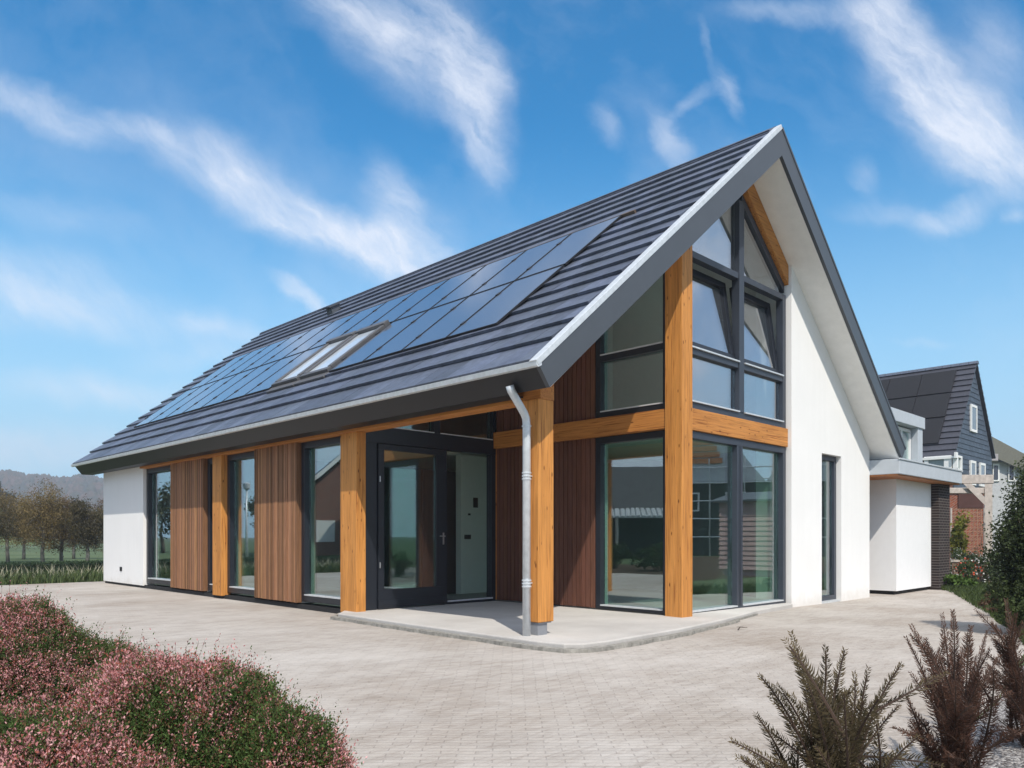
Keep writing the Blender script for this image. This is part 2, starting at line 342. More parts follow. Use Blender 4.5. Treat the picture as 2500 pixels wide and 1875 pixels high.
def npmesh(name, V, Fq, C, mat, parent=None, org=(0,0,0), smooth=False):
    """V (n,3), Fq (m,k) k=3 or 4, C (n,3)"""
    org = ORG[parent.name] if parent is not None else Vector(org)
    me = bpy.data.meshes.new(name); k = Fq.shape[1]
    me.vertices.add(len(V)); me.vertices.foreach_set('co', (V-np.array(org)).astype(np.float32).ravel())
    me.loops.add(Fq.size); me.loops.foreach_set('vertex_index', Fq.astype(np.int32).ravel())
    me.polygons.add(len(Fq)); me.polygons.foreach_set('loop_start', np.arange(0, Fq.size, k, dtype=np.int32))
    ca = me.color_attributes.new('Col', 'FLOAT_COLOR', 'POINT')
    ca.data.foreach_set('color', np.hstack([C, np.ones((len(C),1))]).astype(np.float32).ravel())
    me.materials.append(mat); me.update(); me.validate()
    if smooth: me.polygons.foreach_set('use_smooth', [True]*len(Fq))
    o = bpy.data.objects.new(name, me); COL.objects.link(o)
    if parent is not None: o.parent = parent
    else: o.location = org
    ORG[o.name] = Vector(org); return o
def struct(o): o['kind'] = 'structure'; return o
def stuff(o, label, cat): o['kind'] = 'stuff'; o['label'] = label; o['category'] = cat; return o

def W3(px, d, z=0):       # a point at bearing px (2500-wide chart) and forward distance d
    r = (px-1250)/1867*d
    return Vector((FX*d+FY*r, FY*d-FX*r, z))
def unit(a): return a/np.maximum(np.linalg.norm(a, axis=-1, keepdims=True), 1e-9)
def leaves(P, size, C, rng, aspect=1.8, D=None, spread=1.0):
    """one diamond-shaped leaf per point P"""
    n = len(P); d = rng.normal(size=(n,3)) if D is None else D + rng.normal(size=(n,3))*spread
    d = unit(d); q = unit(np.cross(d, rng.normal(size=(n,3)))); s = size*(.6+.8*rng.random((n,1)))
    V = np.stack([P, P+d*s*.5+q*s*.5/aspect, P+d*s, P+d*s*.5-q*s*.5/aspect], 1).reshape(-1,3)
    F = np.arange(4*n).reshape(n,4); return V, F, np.repeat(C, 4, 0)
def vnoise(P, f, seed=0):  # cheap smooth 3d noise in [-1,1]
    r = np.random.default_rng(seed); o = np.zeros(len(P))
    for i in range(6):
        k = r.normal(size=3)*f*(1+.35*i); o += np.sin(P@k + r.random()*6.28)/(1+.35*i)
    return o/3.0
def crown(rng, blobs, n, size, cols, sparse=.0):
    """leaf clumps: blobs = (x,y,z,rx,ry,rz); returns leaves spread in shells with clumps"""
    tw = sum(b[3]*b[5] for b in blobs); Ps = []
    for b in blobs:
        m = int(n*b[3]*b[5]/tw); nc = max(6, m//45)
        cdir = unit(rng.normal(size=(nc,3))); cr = (.35+.65*rng.random((nc,1))**.5)
        cc = cdir*cr*np.array(b[3:6])+np.array(b[:3])
        k = rng.integers(0, nc, m)
        Ps.append(cc[k] + rng.normal(size=(m,3))*np.array(b[3:6])*.13)
    P = np.concatenate(Ps); t = np.clip(.5+.5*vnoise(P, 2.2, 3)+rng.normal(size=len(P))*.25, 0, 1)[:,None]
    c0, c1 = np.array(cols[0]), np.array(cols[1]); C = (c0*(1-t)+c1*t)*(.75+.5*rng.random((len(P),1)))
    return leaves(P, size, C, rng)
def tree(name, label, cat, base, blobs, n, size, cols, trunk_r, group=None, seed=1, limbs=7, trunk_top=None, barkm=None):
    rng = np.random.default_rng(seed); t = thing(name, label, cat, base, group); bx_, by_, bz_ = base
    bl = [(b[0]+bx_, b[1]+by_, b[2]+bz_, *b[3:]) for b in blobs]
    V, F, C = crown(rng, bl, n, size, cols); npmesh('crown', V, F, C, MT['leaf'], t)
    m = MB(); zt = bz_ + (trunk_top or max(b[2] for b in blobs)); zt0 = min(b[2]-b[5]*.8 for b in blobs)+bz_
    pts = [(bx_, by_, bz_-.1)]; k = 5
    for i in range(1, k+1): pts.append((bx_+rng.normal()*trunk_r*.5, by_+rng.normal()*trunk_r*.5, bz_+(zt-bz_)*i/k))
    m.tube(pts, [trunk_r*(1.25-.95*i/k) for i in range(k+1)], 8)
    for i in range(limbs):
        b = bl[i % len(bl)]; z0 = zt0+(zt-zt0)*rng.random()*.8; p0 = Vector((bx_, by_, max(z0, bz_+.2)))
        d = unit(rng.normal(size=3)); p2 = Vector((b[0]+d[0]*b[3]*.8, b[1]+d[1]*b[4]*.8, b[2]+abs(d[2])*b[5]*.7))
        p1 = p0.lerp(p2, .5)+Vector((0,0,.08*(p2-p0).length)); m.tube([p0, p1, p2], [trunk_r*.4, trunk_r*.25, trunk_r*.08], 5)
    m.build('trunk', barkm or MT['bark'], t, smooth=True); return t

exec_parts = True
# ================================================================== GROUND
def gz(x, y):     # the plot falls gently away past the glazed gable
    t = min(1, max(0, (x-9)/7)); return -.03-.075*t*t*(3-2*t)
def sheet(name, outline, dz, mat, res=.6):
    """flat sheet following gz; outline polygon, cut on a grid through bmesh bisect-free triangulation"""
    import bmesh
    bm = bmesh.new(); vs = [bm.verts.new((x, y, 0)) for x, y in outline]; bm.faces.new(vs)
    for x in np.arange(9, 16.5, 1.0):
        bmesh.ops.bisect_plane(bm, geom=bm.verts[:]+bm.edges[:]+bm.faces[:], plane_co=(x,0,0), plane_no=(1,0,0))
    for v in bm.verts: v.co.z = gz(v.co.x, v.co.y)+dz
    bmesh.ops.triangulate(bm, faces=[f for f in bm.faces if len(f.verts) > 4])
    me = bpy.data.meshes.new(name); bm.to_mesh(me); bm.free(); me.materials.append(mat)
    o = bpy.data.objects.new(name, me); COL.objects.link(o)
    for p in me.polygons:
        if p.normal.z < 0: p.flip()
    return struct(o)
sheet('ground', [(-700,-700),(700,-700),(700,700),(-700,700)], -.012, MT['grass'])
sheet('paving', [(-1.2,-4),(3.2,-4),(3.4,-.6),(3.9,1.35),(6.6,1.5),(8.2,1.75),(10.2,2.0),(11.6,2.35),(12.9,2.85),(14.5,3.35),(16.2,4.0),(18.2,4.75),(20.2,5.55),(20.9,6.1),(22.5,6.6),(22.5,22.6),(-1.2,22.6)], 0, MT['paving'])
sheet('garden_bed', [(13,-14),(44,-14),(44,1.5),(26,1.5),(20,.5),(13,-1)], -.006, MT['soil'])
sheet('planting_bed', [(-8,9),(-1.25,9),(-1.25,22.6),(-8,22.6)], -.006, MT['soil'])
sheet('gravel', [(3.2,-4),(12,-4),(12,1.2),(10.6,1.75),(8.2,1.74),(6.6,1.49),(3.9,1.34),(3.41,-.6)], -.004, MT['gravel'])
m = MB(); m.prism([(6.56,10.3),(6.18,9.9),(6.12,8),(6.10,5.75),(6.16,5.42),(6.32,5.27),(6.7,5.22),(8.2,5.28),(9.6,5.5),(11.4,5.9),(13.1,6.12),(13.2,6.4),(9.5,6.4),(9.5,10.3)], 'Z', -.14, lambda x, y: .05-.05*max(0, (x-8.3)/5))
struct(m.build('terrace', MT['conc'], bevel=.015))
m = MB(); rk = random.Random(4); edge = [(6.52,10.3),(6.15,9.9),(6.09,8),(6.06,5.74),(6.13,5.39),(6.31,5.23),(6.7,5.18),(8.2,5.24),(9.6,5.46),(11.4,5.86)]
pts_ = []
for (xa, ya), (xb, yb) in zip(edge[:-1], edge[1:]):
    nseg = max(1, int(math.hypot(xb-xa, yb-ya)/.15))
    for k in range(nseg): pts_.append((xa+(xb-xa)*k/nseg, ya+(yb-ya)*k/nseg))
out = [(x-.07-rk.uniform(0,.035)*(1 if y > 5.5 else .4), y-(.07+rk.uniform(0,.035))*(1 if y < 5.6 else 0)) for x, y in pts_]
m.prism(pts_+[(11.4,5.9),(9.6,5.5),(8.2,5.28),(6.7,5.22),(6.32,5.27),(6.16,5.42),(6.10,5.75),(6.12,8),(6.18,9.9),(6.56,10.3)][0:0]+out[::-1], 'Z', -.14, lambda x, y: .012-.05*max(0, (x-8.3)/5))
struct(m.build('edge_shade_strip', simple('shaded_edge', (.27,.26,.235), .95, 0, .1, .35, 14, .6, 60)))  # added strip; shade of the terrace's side face put into its colour
# ================================================================== HOUSE
H = thing('house', 'large gabled house with solar panels, white walls, orange timber posts and glazed gable', 'house', (11.7, 14, 0))
XR, ZR, K = 11.7, 7.74, .822
SL = math.atan(K); cs, sn = math.cos(SL), math.sin(SL)
def yend(x, z=None): return 22.4+.8*min(1, max(0, (min(x, 2*XR-x)-6.0)/5.7))
def und(x): return 7.31-K*abs(x-XR)              # underside of the roof
def RP(s, y, h): return (6.01+s*cs-h*sn, y, 3.06+s*sn+h*cs)
def bxa(mb, ax, a0, a1, p0, p1, z0, z1):
    return mb.box(a0, a1, p0, p1, z0, z1) if ax == 'X' else mb.box(p0, p1, a0, a1, z0, z1)
def part(name, mb, mat, parent=None, **kw): return mb.build(name, mat, parent or H, **kw)

# --- walls
m = MB()
dz0 = -.2
m.prism([(13.22,dz0),(14.5,dz0),(14.5,und(14.5)),(13.22,und(13.22))], 'Y', 6.2, 6.5)
m.prism([(14.5,2.79),(15.42,2.79),(15.42,und(15.42)),(14.5,und(14.5))], 'Y', 6.2, 6.5)
m.prism([(15.42,dz0),(16.9,dz0),(16.9,und(16.9)),(15.42,und(15.42))], 'Y', 6.2, 6.5)
part('wall', m, MT['plaster'])
m = MB(); m.box(6.55,6.85,18.97,21.85,.03,und(6.55)); part('wall', m, MT['plaster'])
m = MB(); m.prism([(6.85,-.1),(16.6,-.1),(16.6,und(16.6)),(XR,7.31),(6.85,und(6.85))], 'Y', 21.55, 21.85)
m.box(16.6,16.9,6.5,21.85,-.2,und(16.9)); part('wall', m, MT['plaster'])
m = MB(); m.box(6.65,6.9,15.56,17.26,.06,3.1); m.box(6.65,6.9,11.77,13.3,.06,3.1); m.box(6.72,6.9,10.35,18.97,2.8,3.12)
m.box(9.58,9.86,7.72,10.03,.06,und(9.5)-.02); m.box(6.72,6.9,14.62,15.05,.06,2.8)
part('wall', m, MT['inwall'])
m = MB(); m.box(6.575,6.84,10.36,21.8,-.2,.045); part('plinth', m, MT['plinth'])
# --- vertical slat cladding between the windows, boards in the porch
rs = random.Random(3)
def slats(ax, a0, a1, p, dep, z0, z1, w, gap, mat, v0=.75, v1=1.2, zf=None):
    m = MB(); a = a0
    while a < a1-.01:
        b = min(a+w-gap, a1); g = rs.uniform(v0, v1); m.cc = (g, g*rs.uniform(.94,1.03), g*rs.uniform(.88,1.05)); d = rs.uniform(-.004,.004)
        bxa(m, ax, a, b, p+d, p+dep, z0+rs.uniform(-.004,.004), z1); a += w
    m.cc = (.25,.25,.25); bxa(m, ax, a0+.004, a1-.004, p+dep*.7, p+dep+.006, z0+.01, z1-.001)
    return m
for a, b in ((15.55,17.26),(11.76,13.3)):
    part('cladding', slats('Y', a, b, 6.535, .10, .075, 2.795, .052, .010, MT['slat'], .6, 1.35), MT['slat'])
part('cladding', slats('Y', 7.72, 10.0, 9.52, .05, .06, 2.77, .095, .010, MT['board'], .8, 1.15), MT['board'])
part('cladding', slats('Y', 7.72, 10.0, 9.52, .05, 3.062, und(9.5)-.03, .095, .010, MT['board'], .8, 1.15), MT['board'])
# --- timber frame
BV = .008
def post(x0, x1, y0, y1, z0, z1): m = MB(); m.box(x0,x1,y0,y1,z0,z1); return part('timber_post', m, MT['timV'], bevel=BV)
post(6.43, 6.69, 6.04, 6.30, .2, 2.79)
m = MB(); m.box(6.45,6.61,6.07,6.25,-.05,.2); m.box(6.44,6.66,6.05,6.28,.185,.199); part('post_shoe', m, simple('post_shoe_grey', (.22,.23,.25), .6), bevel=.004)
m = MB(); m.prism([(9.42,.0),(9.70,.0),(9.70,und(9.70)-.01),(9.42,und(9.42)-.01)], 'Y', 6.04, 6.33); part('timber_post', m, MT['timV'], bevel=BV)
post(6.49, 6.66, 9.88, 10.33, .02, 2.79)
post(6.50, 6.70, 14.62, 15.02, .03, 2.79)
m = MB(); m.box(6.46,6.70,6.04,18.95,2.79,3.02); part('timber_beam', m, MT['timY'], bevel=BV)
m = MB(); m.box(9.44,9.60,6.33,10.02,2.77,3.06); part('timber_beam', m, MT['timY'], bevel=BV)
m = MB(); m.box(9.70,13.20,6.255,6.45,2.80,3.13); part('timber_beam', m, MT['timX'], bevel=BV)
m = MB(); m.prism([(XR+.02,und(XR+.02)-.005),(13.215,und(13.215)-.005),(13.215,und(13.215)-.35),(XR+.02,und(XR+.02)-.38)], 'Y', 6.25, 6.48); part('timber_rafter', m, MT['timX'], bevel=BV)
m = MB(); m.box(9.445,9.60,9.985,10.02,.06,2.765); part('corner_trim', m, MT['timV'])

# --- windows
def win(ax, a0, a1, z0, z1, p, w=.07, dep=.12, divs=(), panes=None, mat='frame', glass='glass', bot=None, name='window', sill=True, rec=.09):
    """framed opening; divs = list of ('v', a, z0, z1) / ('h', z, a0, a1) bars; panes = list of (a0,a1,z0,z1)"""
    m = MB(); bt = bot or w
    bxa(m, ax, a0, a1, p, p+dep, z0, z0+bt); bxa(m, ax, a0, a1, p, p+dep, z1-w, z1)
    bxa(m, ax, a0, a0+w, p, p+dep, z0+bt, z1-w); bxa(m, ax, a1-w, a1, p, p+dep, z0+bt, z1-w)
    for d in divs:
        if d[0] == 'v': bxa(m, ax, d[1]-w*.5, d[1]+w*.5, p+.002, p+dep, d[2], d[3])
        else: bxa(m, ax, d[2], d[3], p+.002, p+dep, d[1]-w*.5, d[1]+w*.5)
    o = part(name, m, MT[mat], bevel=.004)
    for (b0,b1,c0,c1) in (panes or [(a0+w,a1-w,z0+bt,z1-w)]):
        g = MB(); bxa(g, ax, b0+.002, b1-.002, p+rec, p+rec+.02, c0+.002, c1-.002); part('pane', g, MT[glass], o)
        if sill: g = MB(); bxa(g, ax, b0, b1, p-.012, p+rec-.004, c0-.006, c0+.014); part('sill', g, MT['zinc'], o)
    return o
LP = 6.62
win('Y', 17.27, 18.96, .095, 2.79, LP, w=.11)
win('Y', 15.05, 15.53, .095, 2.79, LP, w=.12)
win('Y', 13.31, 14.61, .095, 2.79, LP, w=.11)
win('Y', 10.34, 11.75, .095, 2.79, LP, w=.11)
# porch side, facing -X
win('Y', 6.34, 7.71, .055, 2.765, 9.53, w=.10, bot=.05, sill=True)
win('Y', 6.34, 7.71, 3.065, und(9.5)-.05, 9.53, w=.10, divs=[('h',4.01,6.44,7.61)], panes=[(6.44,7.61,3.165,3.96),(6.44,7.61,4.06,und(9.5)-.15)])
# gable, facing -Y
GP = 6.29
o = win('X', 9.72, 13.19, .0, 2.795, GP, w=.11, bot=.05, divs=[('v',11.58,.05,2.685),('v',11.50,.05,2.685)], panes=[(9.83,11.445,.05,2.685),(11.635,13.08,.05,2.685)], mat='frameG')
# upper gable glazing: grid of bars, two triangles above
m = MB(); z0, z1, z2, z3 = 3.13, 3.96, 5.43, 5.53; y0, y1 = GP, GP+.13
m.box(9.72,13.19,y0,y1,z0,z0+.11); m.box(13.07,13.19,y0,y1,z0+.11,z3); m.box(9.72,9.82,y0,y1,z0+.11,und(9.72)-.1)
m.box(11.50,11.66,y0-.01,y1,z0+.11,und(11.5)-.42)
for a0, a1 in ((9.82,11.50),(11.66,13.07)):
    m.box(a0,a1,y0+.003,y1,z1,z1+.10); m.box(a0,a1,y0+.003,y1,z2,z3)
m.prism([(11.66,und(11.66)-.382),(13.19,und(13.19)-.352),(13.19,und(13.19)-.5),(11.66,und(11.66)-.55)], 'Y', y0+.03, y1+.03)
m.prism([(9.82,und(9.82)-.02),(11.50,und(11.50)-.02),(11.50,und(11.50)-.14),(9.82,und(9.82)-.14)], 'Y', y0+.03, y1+.03)
GW = part('window', m, MT['frameG'], bevel=.004)
def pane(parent, pts, y, mat='glassU', ax='Y', t=.02):
    g = MB(); g.prism(pts, ax, y, y+t); return part('pane', g, MT[mat], parent)
pane(GW, [(9.83,z3+.003),(11.49,z3+.003),(11.49,und(11.49)-.15),(9.83,und(9.83)-.15)], GP+.07)
pane(GW, [(11.67,z3+.003),(13.05,z3+.003),(13.05,und(13.05)-.50),(11.67,und(11.67)-.56)], GP+.07)
for a0, a1 in ((9.83,11.49),(11.67,13.06)):
    pane(GW, [(a0,z0+.115),(a1,z0+.115),(a1,z1-.003),(a0,z1-.003)], GP+.07)
    for zz in (z0+.11, z1+.10):
        g = MB(); g.box(a0,a1,GP-.03,GP+.066,zz-.006,zz+.016); part('sill', g, MT['zinc'], GW)
# two sashes tilted inward at the top
def sash(a0, a1, zb, zt, y, ang):
    piv = Vector((0, y, zb)); R = Matrix.Rotation(-ang, 3, 'X')
    def tr(mb): mb.v = [tuple(piv+R@(Vector(v)-piv)) for v in mb.v]; return mb
    f = MB(); w = .10
    f.box(a0,a1,y,y+.07,zb,zb+w); f.box(a0,a1,y,y+.07,zt-w,zt); f.box(a0,a0+w,y,y+.07,zb+w,zt-w); f.box(a1-w,a1,y,y+.07,zb+w,zt-w)
    o = part('sash', tr(f), MT['frame'], GW, bevel=.004) if False else tr(f).build('tilted_sash', MT['frame'], H, bevel=.004)
    g = MB(); g.box(a0+w,a1-w,y+.02,y+.04,zb+w,zt-w); tr(g).build('pane', MT['glassU'], o)
    for hz in (zb+.45, zt-.4):
        g = MB(); g.box(a1+.001,a1+.012,y+.02,y+.05,hz,hz+.07); tr(g).build('fitting', MT['steel'], o)
sash(9.86, 11.46, z1+.12, z2-.02, GP+.05, rad(7.5))
sash(11.70, 13.03, z1+.12, z2-.02, GP+.05, rad(7.5))
# narrow door window in the white wall
o = win('X', 14.5, 15.42, -.09, 2.79, 6.30, w=.10, bot=.12, mat='frameG', sill=False, rec=.05)
g = MB(); g.box(14.5,15.42,6.22,6.30,-.10,-.06); part('sill', g, MT['zinc'], o)

# --- entrance wall (Y 10.0)
m = MB(); y0, y1 = 9.98, 10.12
def zt(x): return und(x)-.02
m.box(6.66,6.93,y0,y1,.03,2.66); m.box(9.40,9.50,y0+.002,y1,.03,2.66); m.box(8.30,8.36,y0+.002,y1,.03,2.66)
m.box(6.66,9.50,y0-.004,y1,2.66,2.92); m.prism([(8.07,2.92),(8.21,2.92),(8.21,zt(8.21)),(8.07,zt(8.07))], 'Y', y0, y1)
m.prism([(6.75,2.92),(6.93,2.92),(6.93,zt(6.93)),(6.75,zt(6.75))], 'Y', y0, y1); m.prism([(9.41,2.92),(9.50,2.92),(9.50,zt(9.5)),(9.41,zt(9.41))], 'Y', y0, y1)
m.box(8.36,9.40,y0,y1,.03,.11)
DF = part('door_frame', m, MT['frame'], bevel=.004)
pane(DF, [(8.362,.112),(9.398,.112),(9.398,2.658),(8.362,2.658)], y0+.07, 'glassC')
pane(DF, [(6.932,2.922),(8.068,2.922),(8.068,zt(8.068)),(6.932,zt(6.932))], y0+.07, 'glass')
pane(DF, [(8.212,2.922),(9.408,2.922),(9.408,zt(9.408)),(8.212,zt(8.212))], y0+.07, 'glass')
g = MB(); g.box(8.36,9.40,y0-.03,y0-.001,.085,.11); part('sill', g, MT['zinc'], DF)
for a0, a1 in ((6.93,8.07),(8.21,9.41)): g = MB(); g.box(a0,a1,y0-.02,y0+.06,2.921,2.935); part('sill', g, MT['zinc'], DF)
m = MB(); ya, yb = 9.95, 10.03
m.box(6.94,8.29,ya,yb,.06,.36); m.box(6.94,8.29,ya,yb,2.56,2.65); m.box(6.94,7.05,ya,yb,.36,2.56); m.box(8.10,8.29,ya,yb,.36,2.56)
m.box(6.94,8.29,ya-.01,ya,.10,.19)
DR = part('door', m, MT['frame'], bevel=.004)
pane(DR, [(7.052,.362),(8.098,.362),(8.098,2.558),(7.052,2.558)], ya+.03, 'glass')
m = MB(); m.tube([(8.25,ya,1.2),(8.25,ya-.05,1.2)], .009, 8); m.tube([(8.25,ya-.05,1.2),(8.14,ya-.05,1.2)], .009, 8); m.box(8.235,8.265,ya-.008,ya-.001,1.06,1.26); part('handle', m, MT['steel'], DR)
for hz in (.7, 2.05): m = MB(); m.tube([(6.96,ya-.015,hz),(6.96,ya-.015,hz+.09)], .012, 8); part('hinge', m, MT['steel'], DR)

# --- interior
m = MB(); m.box(9.62,16.6,6.44,10.12,-.05,.045); m.box(6.85,16.6,10.12,21.55,-.05,.045); part('floor', m, MT['infloor'])
m = MB(); m.box(9.66,16.6,6.46,10.14,2.83,3.09); m.box(6.92,16.6,11.7,21.55,2.83,3.09); part('upper_floor', m, MT['inwall'])
m = MB(); m.box(10.03,13.0,11.55,11.7,.045,2.83); part('inner_wall', m, MT['inwall'])
m = MB(); m.prism([(9.9,3.09),(13.2,3.09),(13.2,und(13.2)),(XR,7.31),(9.9,und(9.9))], 'Y', 10.2, 10.35); part('inner_wall', m, MT['inwall'])
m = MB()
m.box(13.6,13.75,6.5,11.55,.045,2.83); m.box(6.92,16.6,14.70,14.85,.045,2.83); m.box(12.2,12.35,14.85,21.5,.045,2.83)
part('inner_wall', m, MT['innershade'])  # dimness of the rooms put into a darker copy of the wall colour
m = MB(); m.box(13.25,13.37,6.5,6.9,3.09,und(13.3)); part('inner_wall', m, MT['inwall']); m = MB(); m.box(13.25,13.37,6.5,6.9,.045,2.83); part('inner_wall', m, MT['inwall'])
m = MB(); m.box(9.20,10.2,11.72,11.76,.045,2.5); part('doorway_shade', m, MT['dark'])  # dark panel painted as the shade inside the open doorway
def Ymark(x0, x1, y, za, zb, name='switch'): m = MB(); m.box(x0,x1,y-.012,y,za,zb); part(name, m, MT['black'])
Ymark(10.36,10.48,11.55,1.78,1.98,'wall_display'); Ymark(10.12,10.29,11.55,1.14,1.23); Ymark(10.22,10.28,11.55,1.62,1.66)
m = MB(); m.box(6.535,6.552,20.42,20.56,.33,.43); part('outside_socket', m, MT['black'])

# --- roof
RF = MB()
RF.prism([(6.05,3.02),(6.21,2.85),(6.26,2.85),(XR,7.31),(17.14,2.85),(17.19,2.85),(17.35,3.02),(XR,7.69)], 'Y', 5.70, lambda u, v: yend(u)-.05)
ROOF = part('roof', RF, MT['soffit'])
# tiles: staggered flat tiles course by course
m = MB(); LEN = (XR-6.01)/cs; CS = [0]+[.54+.42*k for k in range(17)]; NC = len(CS); CS.append(LEN)
for c in range(NC):
    s0 = CS[c]; s1 = min(CS[c+1]+.03, LEN)
    x = 6.01+s0*cs; ye = yend(x+.15)
    y = 5.80+(.15 if c % 2 else 0)-.15
    while y < ye:
        a = max(y, 5.74)+.0015; b = min(y+.30, ye)-.0015; y += .30
        if b-a < .03: continue
        j = rs.uniform(-.002,.002); k = rs.uniform(.74,1.24); m.cc = (k, k, k*rs.uniform(.97,1.05))
        lo, hi = .070+j, .022+j
        m.hexa([RP(s0,a,lo-.04),RP(s1,a,hi-.028),RP(s1,b,hi-.028),RP(s0,b,lo-.04), RP(s0,a,lo),RP(s1,a,hi),RP(s1,b,hi),RP(s0,b,lo)])
part('roof_tiles', m, MT['tile'], ROOF)
m = MB()
for c in range(NC):
    s0 = CS[c]; s1 = min(CS[c+1]+.03, LEN)
    def RQ(s, y, h): p = RP(s, y, h); return (2*XR-p[0], p[1], p[2])
    ye = yend(6.01+s0*cs+.15)
    m.hexa([RQ(s0,5.70,.026),RQ(s1,5.70,.002),RQ(s1,ye,.002),RQ(s0,ye,.026), RQ(s0,5.70,.066),RQ(s1,5.70,.030),RQ(s1,ye,.030),RQ(s0,ye,.066)])
part('roof_tiles', m, MT['tile'], ROOF)
m = MB(); y = 5.72
while y < 23.1:
    k = rs.uniform(.85,1.15); m.cc = (k,k,k); e = .012
    m.prism([(XR-.13,7.685),(XR-.06,7.775),(XR+.06,7.775),(XR+.13,7.685),(XR+.1,7.66),(XR-.1,7.66)], 'Y', y, y+.345); y += .35
part('ridge_tiles', m, MT['tile'], ROOF)
# barge boards, fascia, verge trim, gutter
m = MB()
m.prism([(6.01,3.06),(6.19,2.83),(XR,7.30),(XR,7.74)], 'Y', 5.645, 5.70)
part('barge_board', m, MT['anth'], ROOF)
m = MB(); m.prism([(17.39,3.06),(17.21,2.83),(XR,7.30),(XR,7.74)], 'Y', 5.645, 5.70); part('barge_board', m, MT['anth'], ROOF)
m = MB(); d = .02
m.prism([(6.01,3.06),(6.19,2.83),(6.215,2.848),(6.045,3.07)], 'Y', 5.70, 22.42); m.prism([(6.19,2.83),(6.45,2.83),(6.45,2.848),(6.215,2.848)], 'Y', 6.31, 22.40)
part('fascia', m, simple('shaded_fascia', (.013,.0135,.015), .45, 0, .4, .06, 3), ROOF)  # eave shade put into this darker copy of the barge board anthracite
m = MB(); m.prism([(17.39,3.06),(17.21,2.83),(17.185,2.848),(17.355,3.07)], 'Y', 5.70, 22.42); part('fascia', m, MT['anth'], ROOF)
m = MB()
def vt(s, h, y): return RP(s, y, h)
m.hexa([RP(-.02,5.635,-.012),RP(LEN,5.635,-.012),RP(LEN,5.745,-.012),RP(-.02,5.745,-.012),RP(-.02,5.635,.06),RP(LEN,5.635,.06),RP(LEN,5.745,.06),RP(-.02,5.745,.06)])
part('verge_trim', m, MT['zinc'], ROOF, bevel=.006)
m = MB(); m.v and None
m.hexa([RQ(-.02,5.635,-.012),RQ(LEN,5.635,-.012),RQ(LEN,5.70,-.012),RQ(-.02,5.70,-.012),RQ(-.02,5.635,.03),RQ(LEN,5.635,.03),RQ(LEN,5.70,.03),RQ(-.02,5.70,.03)])
part('verge_trim', m, MT['anth'], ROOF)
m = MB(); m.prism([(5.975,3.035),(6.005,3.025),(6.055,3.05),(6.055,3.098),(6.03,3.098),(6.01,3.075),(5.985,3.098),(5.965,3.09)], 'Y', 5.64, 22.55); part('gutter', m, MT['zinc'], ROOF)
# roof vent
m = MB(); P = lambda s, y, h: RP(s, y, h)
m.hexa([P(6.12,17.4,.04),P(6.42,17.4,.04),P(6.42,17.66,.04),P(6.12,17.66,.04),P(6.2,17.42,.24),P(6.5,17.42,.16),P(6.5,17.64,.16),P(6.2,17.64,.24)])
m.hexa([P(6.12,17.37,.22),P(6.52,17.37,.15),P(6.52,17.69,.15),P(6.12,17.69,.22),P(6.1,17.37,.26),P(6.54,17.37,.19),P(6.54,17.69,.19),P(6.1,17.69,.26)])
part('roof_vent', m, MT['anth'], ROOF)
# solar panels
rows = ((1.45,3.22),(3.26,5.03)); PW = 1.06
def solar(s0, s1, y0):
    m = MB(); y1 = y0+PW-.034; f = .014; h0, h1 = .068, .098
    B = lambda a,b,c,d,ha,hb: m.hexa([RP(a,c,ha),RP(b,c,ha),RP(b,d,ha),RP(a,d,ha),RP(a,c,hb),RP(b,c,hb),RP(b,d,hb),RP(a,d,hb)])
    B(s0,s0+f,y0,y1,h0,h1); B(s1-f,s1,y0,y1,h0,h1); B(s0+f,s1-f,y0,y0+f,h0,h1); B(s0+f,s1-f,y1-f,y1,h0,h1)
    m.m = 1; B(s0+f,s1-f,y0+f,y1-f,h0+.008,h1-.004); m.m = 0
    for q in (.24,.76):
        s = s0+(s1-s0)*q; B(s-.045,s+.045,y1-.012,y1+.046,h1-.01,h1+.010)
    return m.build('solar_panel', [MT['black'], MT['solar']], ROOF)
for r, (s0, s1) in enumerate(rows):
    for c in range(13):
        if r == 0 and c in (4, 5): continue
        solar(s0, s1, 7.42+c*PW)
# mounting rails under the panels
for s in (1.45+.43,1.45+1.35,3.26+.43,3.26+1.35):
    m = MB(); 
    for (a, b) in (((7.44,21.15),) if s > 3 else ((7.44,11.6),(13.84,21.15))):
        m.hexa([RP(s-.02,a,.06),RP(s+.02,a,.06),RP(s+.02,b,.06),RP(s-.02,b,.06),RP(s-.02,a,.066),RP(s+.02,a,.066),RP(s+.02,b,.066),RP(s-.02,b,.066)])
    part('panel_rail', m, MT['black'], ROOF)
m = MB(); m.hexa([RP(5.05,7.20,.02),RP(5.10,7.20,.02),RP(5.10,21.2,.02),RP(5.05,21.2,.02),RP(5.05,7.20,.088),RP(5.10,7.20,.088),RP(5.10,21.2,.088),RP(5.05,21.2,.088)])
part('bird_guard', m, simple('brown_guard', (.10,.07,.05), .7), ROOF)
